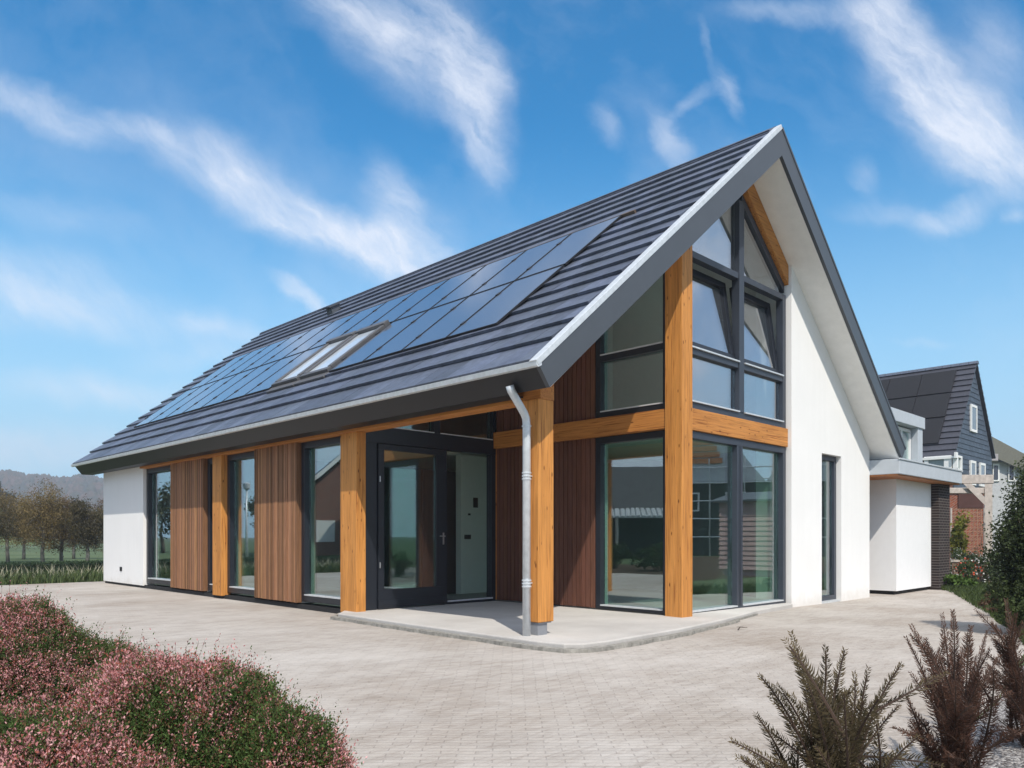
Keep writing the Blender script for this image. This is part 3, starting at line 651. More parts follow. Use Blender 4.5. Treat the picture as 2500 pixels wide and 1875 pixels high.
# skylights
for a, b in ((11.72,12.68),(12.78,13.74)):
    m = MB(); s0, s1 = 1.50, 3.22
    B = lambda p,q,c,d,ha,hb: m.hexa([RP(p,c,ha),RP(q,c,ha),RP(q,d,ha),RP(p,d,ha),RP(p,c,hb),RP(q,c,hb),RP(q,d,hb),RP(p,d,hb)])
    w = .11; B(s0,s0+w,a,b,.02,.13); B(s1-w*1.3,s1,a,b,.02,.17); B(s0+w,s1-w*1.3,a,a+w,.02,.14); B(s0+w,s1-w*1.3,b-w,b,.02,.14)
    B(s0-.16,s0,a-.03,b+.03,.03,.075)
    o = part('skylight', m, simple('skylight_frame', (.085,.085,.09), .5, 0), bevel=.01)
    g = MB(); g.hexa([RP(s0+w,a+w,.085),RP(s1-w*1.3,a+w,.085),RP(s1-w*1.3,b-w,.085),RP(s0+w,b-w,.085),RP(s0+w,a+w,.105),RP(s1-w*1.3,a+w,.105),RP(s1-w*1.3,b-w,.105),RP(s0+w,b-w,.105)])
    part('pane', g, simple('skylight_glass', (.50,.56,.62), .08, 0, 1.0), o)
    g = MB(); g.hexa([RP(s0+.03,a+.03,.02),RP(s1-.03,a+.03,.02),RP(s1-.03,b-.03,.02),RP(s0+.03,b-.03,.02),RP(s0+.03,a+.03,.07),RP(s1-.03,a+.03,.07),RP(s1-.03,b-.03,.07),RP(s0+.03,b-.03,.07)])
    part('blind', g, MT['white'], o)
# downpipe
m = MB(); r = .047
m.tube([(6.07,6.15,2.90),(6.09,6.15,2.85),(6.30,6.15,2.62),(6.335,6.15,2.56),(6.345,6.15,2.48),(6.345,6.15,-.08)], r, 18)
DP = part('downpipe', m, MT['zinc'], smooth=True)
for hz in (2.47, 1.86, .62):
    g = MB()
    for q in ((0,.035,.070) if hz < 2.4 else (0,)): g.tube([(6.345,6.15,hz+q-.008),(6.345,6.15,hz+q+.008)], .056, 18)
    if hz < 2.4: g.box(6.345,6.435,6.14,6.16,hz+.03,hz+.045)
    part('pipe_bracket', g, MT['zinc'], DP)
# ================================================================== ANNEX on the right
AX = thing('annex', 'low white annex under a flat pale grey roof with dark brick pier', 'annex', (19.5, 8, -.1))
m = MB(); m.box(18.0,20.9,6.03,12.0,-.02,2.47); m.build('wall', simple('annex_render', (.80,.80,.80), .85, 0, .2, .02), AX)
m = MB(); m.box(18.06,20.9,6.09,12.0,-.2,-.02); m.build('plinth', MT['plinth'], AX)
m = MB(); m.box(20.38,21.25,5.86,6.3,-.2,2.47); m.box(20.9,21.25,6.3,11.9,-.2,2.47); m.build('brick_pier', MT['dkbrick'], AX)
m = MB(); m.box(16.9,21.30,5.60,12.3,2.50,2.815); m.build('flat_roof', MT['pale'], AX, bevel=.012)
m = MB(); m.box(16.92,21.26,5.64,12.2,2.47,2.50); m.build('soffit', MT['cedar'], AX)
m = MB(); m.box(16.88,21.32,5.58,5.61,2.80,2.83); m.box(21.29,21.32,5.61,12.3,2.80,2.83); m.build('roof_edge', MT['zinc'], AX)

# grey dormer house behind the annex
D = thing('dormer_house', 'pale grey house with a boxy white-framed dormer window above the annex roof', 'house', (26, 12, -.1))
m = MB(); m.box(22.4,30.8,9.3,15,-.2,3.3); m.build('wall', MT['plaster'], D)
m = MB(); m.prism([(9.0,3.3),(15.2,3.3),(12.1,5.9)], 'X', 22.2, 31.0); m.build('roof', simple('zinc_roof', (.30,.34,.38), .5, .2), D)
m = MB(); m.box(24.6,29.5,9.0,12,3.3,3.62); m.box(24.6,24.78,9.0,12,3.62,5.0); m.box(29.0,29.5,9.0,12.1,3.62,5.0); m.box(24.5,29.6,8.95,12.1,5.0,5.40); m.box(24.78,29.0,9.5,12,3.62,5.0)
m.build('dormer', MT['pale'], D, bevel=.01)
m = MB()
for x in (24.8,25.75,26.75,27.15,28.05,28.9): m.box(x-.05,x+.05,9.22,9.32,3.62,4.95)
m.box(24.85,28.85,9.221,9.319,3.62,3.72); m.box(24.85,28.85,9.221,9.319,4.85,4.95)
o = m.build('dormer_window', MT['white'], D)
m = MB(); m.box(24.86,28.84,9.27,9.29,3.70,4.86); m.build('pane', MT['glass'], o)
simple('grey_curtain', (.42,.42,.44), .9)
for x in (25.2,26.1,28.2): m = MB(); m.box(x,x+.35,9.40,9.43,3.65,4.9); m.build('curtain', bpy.data.materials['grey_curtain'], o)

# dark slate house
D = thing('slate_house', 'dark slate-clad gabled house with black solar panels on its steep roof', 'house', (47.9, 16, -.1))
sl_k = (10.76-5.67)/3.85
m = MB(); m.prism([(44.2,-.2),(51.5,-.2),(51.5,5.9),(47.92,10.6),(44.2,5.7)], 'Y', 12.06, 24); m.build('wall', MT['redbrick'], D)
m = MB(); rs2 = random.Random(5); z = .2
while z < 10.5:                                   # slate courses on the gable
    h = .27; zt_ = min(z+h, 10.55)
    xl = 44.2+max(0, (zt_-5.7))/((10.6-5.7)/3.72); xr = 51.5-max(0, (zt_-5.9))/((10.6-5.9)/3.58)
    x = xl-.0
    while x < xr-.02:
        x1 = min(x+.6, xr); k = rs2.uniform(.8,1.2); m.cc = (k,k,k)
        m.hexa([(x+.004,11.97,z),(x1-.004,11.97,z),(x1-.004,12.05,z),(x+.004,12.05,z),(x+.004,12.0,zt_+.02),(x1-.004,12.0,zt_+.02),(x1-.004,12.05,zt_+.02),(x+.004,12.05,zt_+.02)]); x = x1
    z += h
sm = Mat('slate_courses'); sm.col(sm.mix(1.0, (.050,.066,.092), sm.attr(), 'MULTIPLY')); sm.set(.55, 0, .4)
m.build('slate_cladding', sm.m, D)
m = MB(); c = 0; xb, zb = 43.9, 5.30
while c < 16:                                     # roof courses, left slope and right slope
    t0, t1 = c/16, (c+1.12)/16; k = rs2.uniform(.85,1.15); m.cc = (k,k,k)
    P0 = lambda t, h: (xb+(47.92-xb)*t-h*.8, zb+(10.72-zb)*t+h*.6); a, b, d, e = P0(t0,.0), P0(min(t1,1),.0), P0(min(t1,1),.05), P0(t0,.13)
    m.prism([a,b,d,e], 'Y', 11.85, 24.2)
    P1 = lambda t, h: (51.75-(51.75-47.92)*t+h*.8, 5.75+(10.72-5.75)*t+h*.6); a, b, d, e = P1(t0,.0), P1(min(t1,1),.0), P1(min(t1,1),.05), P1(t0,.13)
    m.prism([a,b,d,e], 'Y', 11.85, 24.2); c += 1
R1 = m.build('roof', M_tile('slate_house_tiles', (.050,.052,.066)), D)
m = MB(); y = 11.8
while y < 24.2: m.prism([(47.72,10.70),(47.82,10.86),(48.02,10.86),(48.12,10.70)], 'Y', y, y+.42); y += .44
m.build('ridge_tiles', MT['tile'], R1)
def NR(t, y, h): return (xb+(47.92-xb)*t-h*.8, y, zb+(10.72-zb)*t+h*.6)
for r, (t0, t1) in enumerate(((.13,.395),(.41,.665),(.68,.93))):
    for c in range(3):
        y0 = 12.75+c*1.75
        m = MB(); m.hexa([NR(t0,y0,.14),NR(t1,y0,.14),NR(t1,y0+1.72,.14),NR(t0,y0+1.72,.14),NR(t0,y0,.20),NR(t1,y0,.20),NR(t1,y0+1.72,.20),NR(t0,y0+1.72,.20)])
        m.build('solar_panel', simple('matt_black_panel', (.012,.012,.014), .6, 0, .3) if r+c == 0 else bpy.data.materials['matt_black_panel'], R1)
for (a, b, z0_, z1_) in ((47.03,48.17,6.92,8.4),(46.94,47.95,4.0,5.33),(48.80,49.85,4.0,5.33)):
    m = MB(); w = .13; m.box(a,b,11.9,11.99,z0_,z0_+w); m.box(a,b,11.9,11.99,z1_-w,z1_); m.box(a,a+w,11.9,11.99,z0_+w,z1_-w); m.box(b-w,b,11.9,11.99,z0_+w,z1_-w)
    o = m.build('window', MT['white'], D); m = MB(); m.box(a+w,b-w,11.92,11.965,z0_+w,z1_-w); m.build('pane', simple('dim_pane_%d' % int(a*10), (.16,.17,.19), .15, 0, .7), o)
m = MB(); m.box(43.85,44.9,11.78,11.96,4.55,4.7); m.box(43.85,44.9,11.78,11.96,5.27,5.38); m.box(43.85,44.1,11.76,11.95,4.7,5.27); m.box(44.72,44.9,11.78,11.96,4.7,5.27)
m.box(43.80,43.98,12.0,13.3,4.55,4.7); m.box(43.80,43.98,12.0,13.3,5.27,5.38); m.box(43.80,43.98,13.1,13.3,4.7,5.27); m.box(43.80,43.98,12.0,12.35,4.7,5.27)
o = m.build('corner_window', MT['white'], D); m = MB(); m.box(43.88,43.92,12.35,13.1,4.7,5.27); m.build('pane', simple('corner_pane', (.20,.26,.27), .15, 0, .6), o); m = MB(); m.box(44.1,44.72,11.86,11.9,4.7,5.27); m.build('pane', bpy.data.materials['corner_pane'], o)
m = MB(); m.box(43.75,43.9,11.8,24.2,5.2,5.33); m.box(43.6,43.9,11.72,11.82,5.2,5.5); m.build('gutter', MT['white'], D)

# oriented helper for things set square to the view rather than the house
def obox(mb, px0, px1, d0, d1, z0, z1):
    mb.hexa([W3(px0,d0,z0),W3(px1,d0,z0),W3(px1,d0,z0)+ (W3(px1,d1,z0)-W3(px1,d0,z0)),W3(px0,d1,z0),W3(px0,d0,z1),W3(px1,d0,z1),W3(px1,d1,z1),W3(px0,d1,z1)])
def zy(y, d): return 1.2+(1309-y)/1867*d
# far pale house with grey pitched roof
D = thing('pale_house', 'pale rendered house with sloping grey tiled roof, half hidden by the evergreen tree', 'house', tuple(W3(2560, 62, -.1)))
d = 60
m = MB(); obox(m, 2416, 2700, d, d+9, -.3, zy(1128,d)); m.build('wall', simple('pale_render', (.42,.43,.44), .85), D)
m = MB()
A_, B_, C_ = W3(2405,d-.6,zy(1096,d)), W3(2405,d-.6,zy(1064,d)), W3(2700,d-.6,zy(1096,d))
off = W3(2560,d+9.5,0)-W3(2560,d,0)
pr = [W3(2412,d-.6,zy(1112,d)), W3(2410,d-.6,zy(1062,d)), W3(2700,d-.6,zy(1215,d)), W3(2700,d-.6,zy(1235,d))]
i = len(m.v); m.v += [tuple(p) for p in pr]+[tuple(p+off) for p in pr]; m.c += [(1,1,1)]*8
for f in ((0,1,2,3),(4,5,6,7),(0,1,5,4),(1,2,6,5),(2,3,7,6),(3,0,4,7)): m.face(*[i+k for k in f])
m.build('roof', simple('weathered_grey_roof', (.13,.13,.105), .8), D)
for px in (2424, 2462):
    m = MB(); obox(m, px, px+16, d-.12, d-.02, zy(1175,d), zy(1132,d)); o = m.build('window', MT['white'], D)
    m = MB(); obox(m, px+3, px+13, d-.16, d-.13, zy(1171,d), zy(1137,d)); m.build('pane', simple('far_pane', (.05,.06,.08), .2) if px == 2424 else bpy.data.materials['far_pane'], o)
m = MB(); obox(m, 2413, 2437, d-1.2, d, zy(1128,d), zy(1112,d)); m.build('balcony', simple('stained_balcony', (.33,.31,.32), .8), D)

# brick garden building and timber pergola
D = thing('brick_outbuilding', 'red brick outbuilding with dark upper band behind the timber pergola', 'outbuilding', tuple(W3(2360, 30, -.1)))
d = 29; m = MB(); obox(m, 2240, 2402, d, d+3, -.2, zy(1200,d)); bm_ = M_brick('outbuilding_brick', (.30,.085,.045), (.20,.055,.03), (.25,.2,.17), 1.0, (rad(90),0,rad(44.8)))
m.build('wall', bm_, D)
m = MB(); obox(m, 2240, 2404, d-.12, d+3.1, zy(1200,d), zy(1191,d)); m.build('roof', MT['greywood'], D)
m = MB(); obox(m, 2340, 2401, d-.05, d-.003, zy(1240,d), zy(1203,d)); m.build('dark_band', simple('dark_brick_band', (.07,.03,.025), .9), D)
D = thing('pergola', 'silvered timber pergola with diagonal brace beside the annex roof', 'pergola', tuple(W3(2400, 25.5, -.1)))
d = 25.5
m = MB(); obox(m, 2404, 2423, d, d+.25, -.1, zy(1166,d)-.003); m.build('post', MT['greywood'], D, bevel=.01)
m = MB(); obox(m, 2290, 2309, d, d+.25, -.1, zy(1166,d)-.003); m.build('post', MT['greywood'], D, bevel=.01)
m = MB(); obox(m, 2280, 2426, d-.02, d+.25, zy(1180,d), zy(1165,d)+.08); m.build('beam', MT['greywood'], D, bevel=.01)
m = MB(); obox(m, 2280, 2404, d+.03, d+.2, zy(1204,d), zy(1192,d)); m.build('beam', MT['greywood'], D, bevel=.01)
m = MB(); a = [W3(2352,d-.06,zy(1181,d)), W3(2372,d-.06,zy(1181,d)), W3(2404,d-.06,zy(1214,d)), W3(2404,d-.06,zy(1233,d))]; of = W3(2400,d+.1,0)-W3(2400,d,0)
i = 0; m.v = [tuple(p) for p in a]+[tuple(p+of) for p in a]; m.c = [(1,1,1)]*8
for f in ((0,1,2,3),(4,5,6,7),(0,1,5,4),(1,2,6,5),(2,3,7,6),(3,0,4,7)): m.face(*f)
m.build('brace', MT['greywood'], D)
# wire trellis with climber
d = 23; D = thing('trellis', 'rusty wire trellis panel in front of the red brick wall', 'trellis', tuple(W3(2365, d, -.1)))
m = MB()
for px in np.arange(2322, 2404, 9.2): m.tube([W3(px,d,zy(1425,d)), W3(px,d,zy(1243,d))], .011, 5)
for y in np.arange(1243, 1425, 9.2): m.tube([W3(2322,d,zy(y,d)), W3(2402,d,zy(y,d))], .009, 5)
m.build('wire_mesh', simple('rusty_wire', (.34,.20,.13), .8), D)
m = MB(); m.tube([W3(2322,d,-.1), W3(2322,d,zy(1240,d))], .03, 8); m.tube([W3(2403,d,-.1), W3(2403,d,zy(1240,d))], .03, 8); m.build('frame', MT['greywood'], D)
def bush(name, label, cat, base, rx, ry, h, n, size, cols, seed, group=None, stems=9, flowers=None):
    rng = np.random.default_rng(seed); t = thing(name, label, cat, base, group); B = np.array(base)
    bl = [(B[0]+rng.normal()*rx*.35, B[1]+rng.normal()*ry*.35, B[2]+h*(.45+.2*rng.random()), rx*(.55+.25*rng.random()), ry*(.55+.25*rng.random()), h*.45) for _ in range(5)]
    V, F, C = crown(rng, bl, n, size, cols); V0, F0, C0 = V, F, C
    if flowers:
        k, fs, fc = flowers; P = np.concatenate([np.array(b[:3])+unit(rng.normal(size=(k//5,3)))*np.array(b[3:])*1.0 for b in bl])
        V, F, C = leaves(P, fs, np.tile(np.array(fc), (len(P),1))*(.8+.3*rng.random((len(P),1))), rng, 1.2); F0 = np.concatenate([F0, F+len(V0)]); V0 = np.concatenate([V0, V]); C0 = np.concatenate([C0, C])
    npmesh('foliage', V0, F0, C0, MT['leaf'], t)
    m = MB()
    for _ in range(stems):
        b = bl[rng.integers(0,5)]; e = Vector(b[:3])+Vector(rng.normal(size=3))*rx*.3
        m.tube([Vector(base)-Vector((0,0,.03)), Vector(base).lerp(e,.5)+Vector(rng.normal(size=3))*.04, e], [.02*h+.004,.012*h+.003,.002], 5)
    m.build('stems', MT['bark'], t); return t
G = (.045,.075,.022)
bush('climbing_plant', 'yellow-green climbing plant on the wire trellis', 'climber', tuple(W3(2350, 22.7, -.1)), .45, .3, 1.95, 1500, .10, ((.10,.12,.02),(.24,.22,.03)), 31)
bush('flowering_shrub', 'small shrub dotted with white flowers at the foot of the trellis', 'shrub', tuple(W3(2400, 20.5, -.1)), .75, .5, .85, 2600, .05, ((.02,.04,.02),(.06,.09,.04)), 32, flowers=(160,.06,(.75,.75,.72)))
bush('flowering_shrub', 'white-flowered shrub against the dark brick pier', 'shrub', tuple(W3(2345, 21.5, -.1)), .6, .5, .9, 2000, .05, ((.03,.05,.02),(.08,.12,.04)), 33, flowers=(80,.05,(.7,.7,.68)))
bush('flower_pot_plant', 'plant with orange-red flowers in a dark pot beside the garden wall', 'potted plant', tuple(W3(2362, 19.6, .05)), .3, .3, .55, 700, .05, ((.03,.06,.02),(.08,.12,.04)), 34, flowers=(70,.055,(.60,.09,.04)))
bush('low_plant', 'low bright green clump of grass at the foot of the brick pier', 'plant', tuple(W3(2332, 18.8, -.1)), .3, .3, .3, 900, .09, ((.06,.11,.02),(.12,.2,.04)), 35)
d = 21; D = thing('garden_wall', 'low weathered garden wall of boards and brick under the trellis', 'wall', tuple(W3(2365, d, -.1)))
m = MB(); obox(m, 2324, 2420, d, d+.15, -.2, zy(1372,d)); m.build('brick_base', simple('weathered_brick', (.20,.13,.10), .9, 0, .2, .4, 9), D)
m = MB(); obox(m, 2322, 2422, d-.03, d+.18, zy(1372,d), zy(1367,d)); m.build('coping', MT['greywood'], D)

# evergreen tree at the right edge, grass verge
tree('evergreen_tree', 'dense dark green evergreen tree at the right edge of the garden', 'tree', tuple(W3(2540, 9.6, -.08)),
     [(0,0,1.45,.42,.42,.6),(.07,.03,1.0,.5,.5,.55),(-.05,.05,.5,.46,.46,.42),(-.2,.12,1.25,.3,.3,.4),(.2,-.1,1.7,.3,.3,.4),(-.05,.0,1.98,.18,.2,.3),(.35,.2,.9,.5,.5,.7),(-.22,.2,.75,.3,.3,.4)],
     34000, .038, ((.013,.022,.010),(.075,.105,.032)), .06, seed=8, limbs=14, trunk_top=2.0)
tree('evergreen_tree', 'taller grey-green tree standing behind the right-edge evergreen', 'tree', tuple(W3(2600, 22, -.1)),
     [(0,0,2.4,1.4,1.4,1.3),(-.3,.2,1.4,1.6,1.5,1.2),(.2,0,3.2,.9,.9,.8)], 16000, .09, ((.03,.045,.02),(.10,.13,.05)), .1, seed=9, limbs=12, trunk_top=3.2)

def grass_strip(name, label, pts_fn, n, h, cols, seed, kind_label='grass', w=.006, lean=.35):
    rng = np.random.default_rng(seed); P = pts_fn(rng, n); hh = h*(.5+.8*rng.random((len(P),1)))
    a = rng.random(len(P))*6.283; s = np.stack([np.cos(a), np.sin(a), 0*a], 1)*w; ln = rng.normal(size=(len(P),3))*lean; ln[:,2] = 0
    top = P+np.array([0,0,1])*hh+ln*hh; mid = P+np.array([0,0,.55])*hh+ln*hh*.3
    V = np.stack([P-s, P+s, mid+s*.8, top, mid-s*.8], 1).reshape(-1,3)
    F = np.arange(5*len(P)).reshape(-1,5); t = rng.random((len(P),1)); C = np.array(cols[0])*(1-t)+np.array(cols[1])*t
    o = npmesh(name, V, F, np.repeat(C,5,0), MT['leaf']); return stuff(o, label, kind_label)
def verge(rng, n):
    edge = np.array([(10.2,2.0),(11.6,2.35),(12.9,2.85),(14.5,3.35),(16.2,4.0),(18.2,4.75),(20.2,5.55),(20.9,6.1),(22.5,6.6),(26,7.3)])
    t = rng.random(n)*(len(edge)-1); i = t.astype(int); f = (t-i)[:,None]; p = edge[i]*(1-f)+edge[i+1]*f
    off = np.abs(rng.normal(size=n))*.9; p[:,1] -= off-.07; p[:,0] += off*.35
    return np.column_stack([p, [gz(x,0)-.015 for x in p[:,0]]])
grass_strip('verge_grass', 'dark green grass verge along the curved paving edge on the right', verge, 16000, .13, ((.03,.05,.015),(.10,.14,.04)), 41, w=.008)
for k, (px, dd, hh) in enumerate(((2440,15.5,.35),(2475,12.2,.4))):
    bush('ground_cover_plant', ('low leafy plant in the grass verge behind the evergreen','low reddish leafy plant at the paving edge in front of the evergreen')[k], 'plant', tuple(W3(px,dd,-.1)), .4, .4, hh, 1600, .05, (((.03,.05,.02),(.09,.12,.04)),((.07,.03,.02),(.12,.10,.04)))[k], 50+k)

# ================================================================== LEFT BACKGROUND
def tree3(px, d, h, r, label, seed, cols, n=9000, r0=.32):
    b = tuple(W3(px, d, -.05)); rng = np.random.default_rng(seed)
    bl = [(0,0,h*.62,r,r,h*.36),(rng.normal()*r*.2,rng.normal()*r*.2,h*.45,r*.9,r*.9,h*.26),(rng.normal()*r*.2,0,h*.84,r*.5,r*.5,h*.22),(r*.3,-r*.2,h*.56,r*.7,r*.7,h*.25),(-r*.3,r*.2,h*.66,r*.65,r*.65,h*.22)]
    return tree('deciduous_tree', label, 'tree', b, bl, int(n*1.5), .062, cols, .07, 'row of small trees beyond the paving', seed, 9, h*.8, MT['barkG'])
MT['barkG'] = simple('grey_bark', (.16,.155,.14), .9, 0, .2, .25, 20)
olive = ((.085,.065,.028),(.26,.19,.075)); brown = ((.06,.042,.022),(.21,.14,.065)); dark = ((.035,.032,.018),(.11,.09,.04))
tree3(105, 34, 3.55, 1.0, 'tallest olive-brown tree in the row left of the house', 61, olive)
tree3(150, 35, 2.95, .9, 'round brown tree between the tallest tree and the darkest tree', 62, brown)
tree3(212, 33, 2.85, .78, 'darkest small tree, closest to the white wall of the house', 63, dark)
tree3(20, 36, 3.4, 1.25, 'broad olive tree at the left edge of the row', 64, olive)
tree3(-40, 33, 3.1, 1.2, 'dark tree cut off by the left edge of the picture', 65, dark)
tree3(58, 41, 3.1, 1.2, 'brown tree set back between two trees of the row', 66, brown)
tree3(262, 38, 3.0, 1.0, 'small brown tree half hidden by the white wall', 67, brown)
tree3(180, 43, 3.1, 1.2, 'faded brown tree set back behind the darkest tree', 68, olive)
# clipped hedge and stalky planting along the back of the paving
m = MB(); rng = np.random.default_rng(70)
HB = thing('clipped_hedge', 'long low clipped dark green hedge behind the paving', 'hedge', (2, 24.5, 0))
m.box(-8,14,24.35,24.95,-.05,.40); m.build('hedge_core', simple('hedge_core', (.02,.035,.016), .95), HB)
P = np.column_stack([rng.random(26000)*22-8, 24.3+rng.random(26000)*.7, .47-np.abs(rng.normal(size=26000))*.07]); P2 = np.column_stack([rng.random(16000)*22-8, 24.33+rng.normal(size=16000)*.02, rng.random(16000)*.46])
P = np.concatenate([P,P2]); t = rng.random((len(P),1)); V, F, C = leaves(P, .045, np.array((.015,.035,.016))*(1-t)+np.array((.05,.085,.035))*t, rng); npmesh('foliage', V, F, C, MT['leaf'], HB)
grass_strip('tall_grass', 'strip of pale stalks and tall grass at the back edge of the paving', lambda r, n: np.column_stack([r.random(n)*17-9, 22.65+r.random(n)*1.4, np.full(n,-.05)]), 9000, .30, ((.05,.085,.03),(.13,.17,.06)), 71, w=.011)
grass_strip('dry_stalks', 'pale dry stalks leaning in the grass strip behind the paving', lambda r, n: np.column_stack([r.random(n)*17-9, 23.2+r.random(n)*1.0, np.full(n,-.05)]), 1500, .42, ((.42,.40,.27),(.60,.57,.42)), 72, w=.013, lean=.22)
# hills and woods
def ridge(name, px0, px1, d0, d1, hfn, mat, nx=90, ny=14, seed=1):
    V = []; F = []
    for j in range(ny):
        for i in range(nx):
            px = px0+(px1-px0)*i/(nx-1); t = j/(ny-1); d = d0+(d1-d0)*t
            p = W3(px, d); V.append((p.x, p.y, hfn(px, t)))
    for j in range(ny-1):
        for i in range(nx-1): a = j*nx+i; F.append((a,a+1,a+nx+1,a+nx))
    me = bpy.data.meshes.new(name); me.from_pydata(V, [], F); me.materials.append(mat); o = bpy.data.objects.new(name, me); COL.objects.link(o)
    for p in me.polygons: p.use_smooth = True
    return struct(o), V
def h1(px, t): return -1+(math.sin(min(1,t*1.25)*math.pi/2))**1.3*(40-5*(px/300)+.9*math.sin(px*.03+1)+.7*math.sin(px*.07))
o, V = ridge('hills', -900, 1100, 380, 640, h1, simple('far_woodland_floor', (.05,.055,.035), .95, 0, .1, .2, .02))
rng = np.random.default_rng(80)
px = rng.random(15000)*750-330; tt = rng.random(15000)**.8; P = np.array([[*W3(p, 380+260*t)[:2], h1(p,t)] for p, t in zip(px, tt)])
hgt = 5+6*rng.random(len(P))**1.5; r_ = 2.0+1.6*rng.random(len(P)); pal = np.array([(.07,.055,.035),(.045,.05,.028),(.085,.062,.045),(.035,.045,.03)])[rng.integers(0,4,len(P))]
a6 = np.linspace(0, 2*math.pi, 7)[:-1]
VV = []; 
for k, zf, rf in ((0,.15,.8),(1,.55,1.0),(2,.85,.6)):
    jit = .75+.5*rng.random((len(P),6)); VV.append(np.stack([P[:,None,0]+np.cos(a6)*r_[:,None]*rf*jit, P[:,None,1]+np.sin(a6)*r_[:,None]*rf*jit, P[:,None,2]+hgt[:,None]*zf*(.9+.2*rng.random((len(P),6)))], -1))
top = np.stack([P[:,0], P[:,1], P[:,2]+hgt*1.05], -1)[:,None,:]
Vx = np.concatenate(VV+[top], 1); nv = 19; F = []
for ring in (0,1):
    for i in range(6): F.append((ring*6+i, ring*6+(i+1)%6, (ring+1)*6+(i+1)%6, (ring+1)*6+i))
for i in range(6): F.append((12+i, 12+(i+1)%6, 18, 18))
Fq = np.array(F); Fa = (np.arange(len(P))[:,None,None]*nv+Fq[None]).reshape(-1,4)
tri = Fa[:,2] == Fa[:,3]
quads = Fa[~tri]; tris = Fa[tri]
Ft = np.concatenate([quads[:,[0,1,2]], quads[:,[0,2,3]], tris[:,:3]])
o = npmesh('forest', Vx.reshape(-1,3), Ft, np.repeat(pal, nv, 0), MT['attr']); stuff(o, 'distant bare woodland covering the hazy hill', 'forest')
def h2(px, t): return -1+14.5*math.sin(t*math.pi*.5)*math.exp(-((px+120)/165)**2) if t <= 1 else 0
ridge('terrain', -600, 320, 110, 165, h2, simple('meadow', (.10,.14,.05), .95, 0, .1, .2, .1), 50, 12)
for k, (px, dd, h, w) in enumerate(((-20,150,4.6,1.8),(14,152,4.2,1.9),(34,156,3.4,1.7),(60,160,2.7,1.6),(-55,152,4.2,2.0),(82,166,2.4,1.6))):
    z0_ = h2(px, (dd-110)/55)
    tree('dark_tree', ('tall dark conifer on the green rise at far left','dark conifer in the middle of the clump on the rise','smaller dark tree right of the conifers on the rise','bare grey-brown tree at the right end of the rise','dark tree at the left edge on the rise','lowest faint tree where the rise meets the hill')[k], 'tree', tuple(W3(px,dd,z0_-.3)),
         [(0,0,h*.5,w,w,h*.42),(.4,.2,h*.75,w*.6,w*.6,h*.3),(-.8,0,h*.4,w*.8,w*.8,h*.35)], 1600, .5, ((.012,.02,.012),(.035,.05,.025)) if k < 3 or k == 4 else ((.06,.05,.035),(.11,.09,.06)), .2, 'trees on the green rise', 90+k, 5)

# ================================================================== REFLECTED SURROUNDINGS (beside and behind the viewer)
def orient(D, name, label, cat, cx_, cy_, ang): 
    t = thing(name, label, cat, (cx_, cy_, -.05)); t.rotation_euler = (0,0,ang); return t
def local(mb, name, mat, t, **kw):
    mb.v = [(a+ORG[t.name].x, b+ORG[t.name].y, c+ORG[t.name].z) for a, b, c in mb.v]; return mb.build(name, mat, t, **kw)
# unfinished terrace seen in the gable glass
t = orient(None, 'unfinished_house', 'half-built house with white roof membrane and orange tiles, mirrored in the gable glass', 'house', 51, -15, math.atan2(-.5,.9)+math.pi/2)
m = MB(); m.box(-13,9,-5,5,-.2,4.9); local(m, 'wall', simple('scaffold_wall', (.035,.033,.033), .9, 0, .2, .3, 2), t)
m = MB(); 
for i in range(3):
    x0 = -13+i*7.3; m.prism([(x0,4.9),(x0+7.2,4.9),(x0+3.6,9.6)], 'Y', -5.2, 5.2)
RFm = local(m, 'roof', simple('white_membrane', (.55,.56,.58), .6), t)
m = MB()
for i in range(3):
    x0 = -13+i*7.3
    for k in range(7):
        w = 3.0*(1-k/8); m.box(x0+3.6-w*.5-.9, x0+3.6+w*.5-.6, 5.22+.0, 5.34, 6.1+.42*k, 6.1+.42*k+.34)
        m.box(x0+3.6-w*.5-.9, x0+3.6+w*.5-.6, -5.34, -5.22, 6.1+.42*k, 6.1+.42*k+.34)
local(m, 'orange_tiles', simple('terracotta', (.50,.20,.08), .8), t)
for sy in (-5.6, 5.6):
    m = MB()
    for x in np.arange(-13, 9.1, 2.2): m.tube([(x,sy,-.1),(x,sy,6.4)], .05, 6)
    for z_ in (1.2,2.4,3.6,4.8,5.8): m.tube([(-13,sy,z_),(9,sy,z_)], .045, 6)
    local(m, 'scaffolding', MT['steel'], t)
for x in (-11,-8,-4,-1,3,6):
    m = MB(); m.box(x,x+1.3,5.0,5.08,2.9,4.2); m.box(x,x+1.3,-5.08,-5.0,2.9,4.2); o = local(m, 'window', MT['white'], t)
    m = MB(); m.box(x+.12,x+1.18,5.085,5.1,3.0,4.1); m.box(x+.12,x+1.18,-5.1,-5.085,3.0,4.1); local(m, 'pane', MT['dark'], o) if False else (setattr(m,'v',[(a+51,b-15,c-.05) for a,b,c in m.v]), m.build('pane', MT['dark'], o))
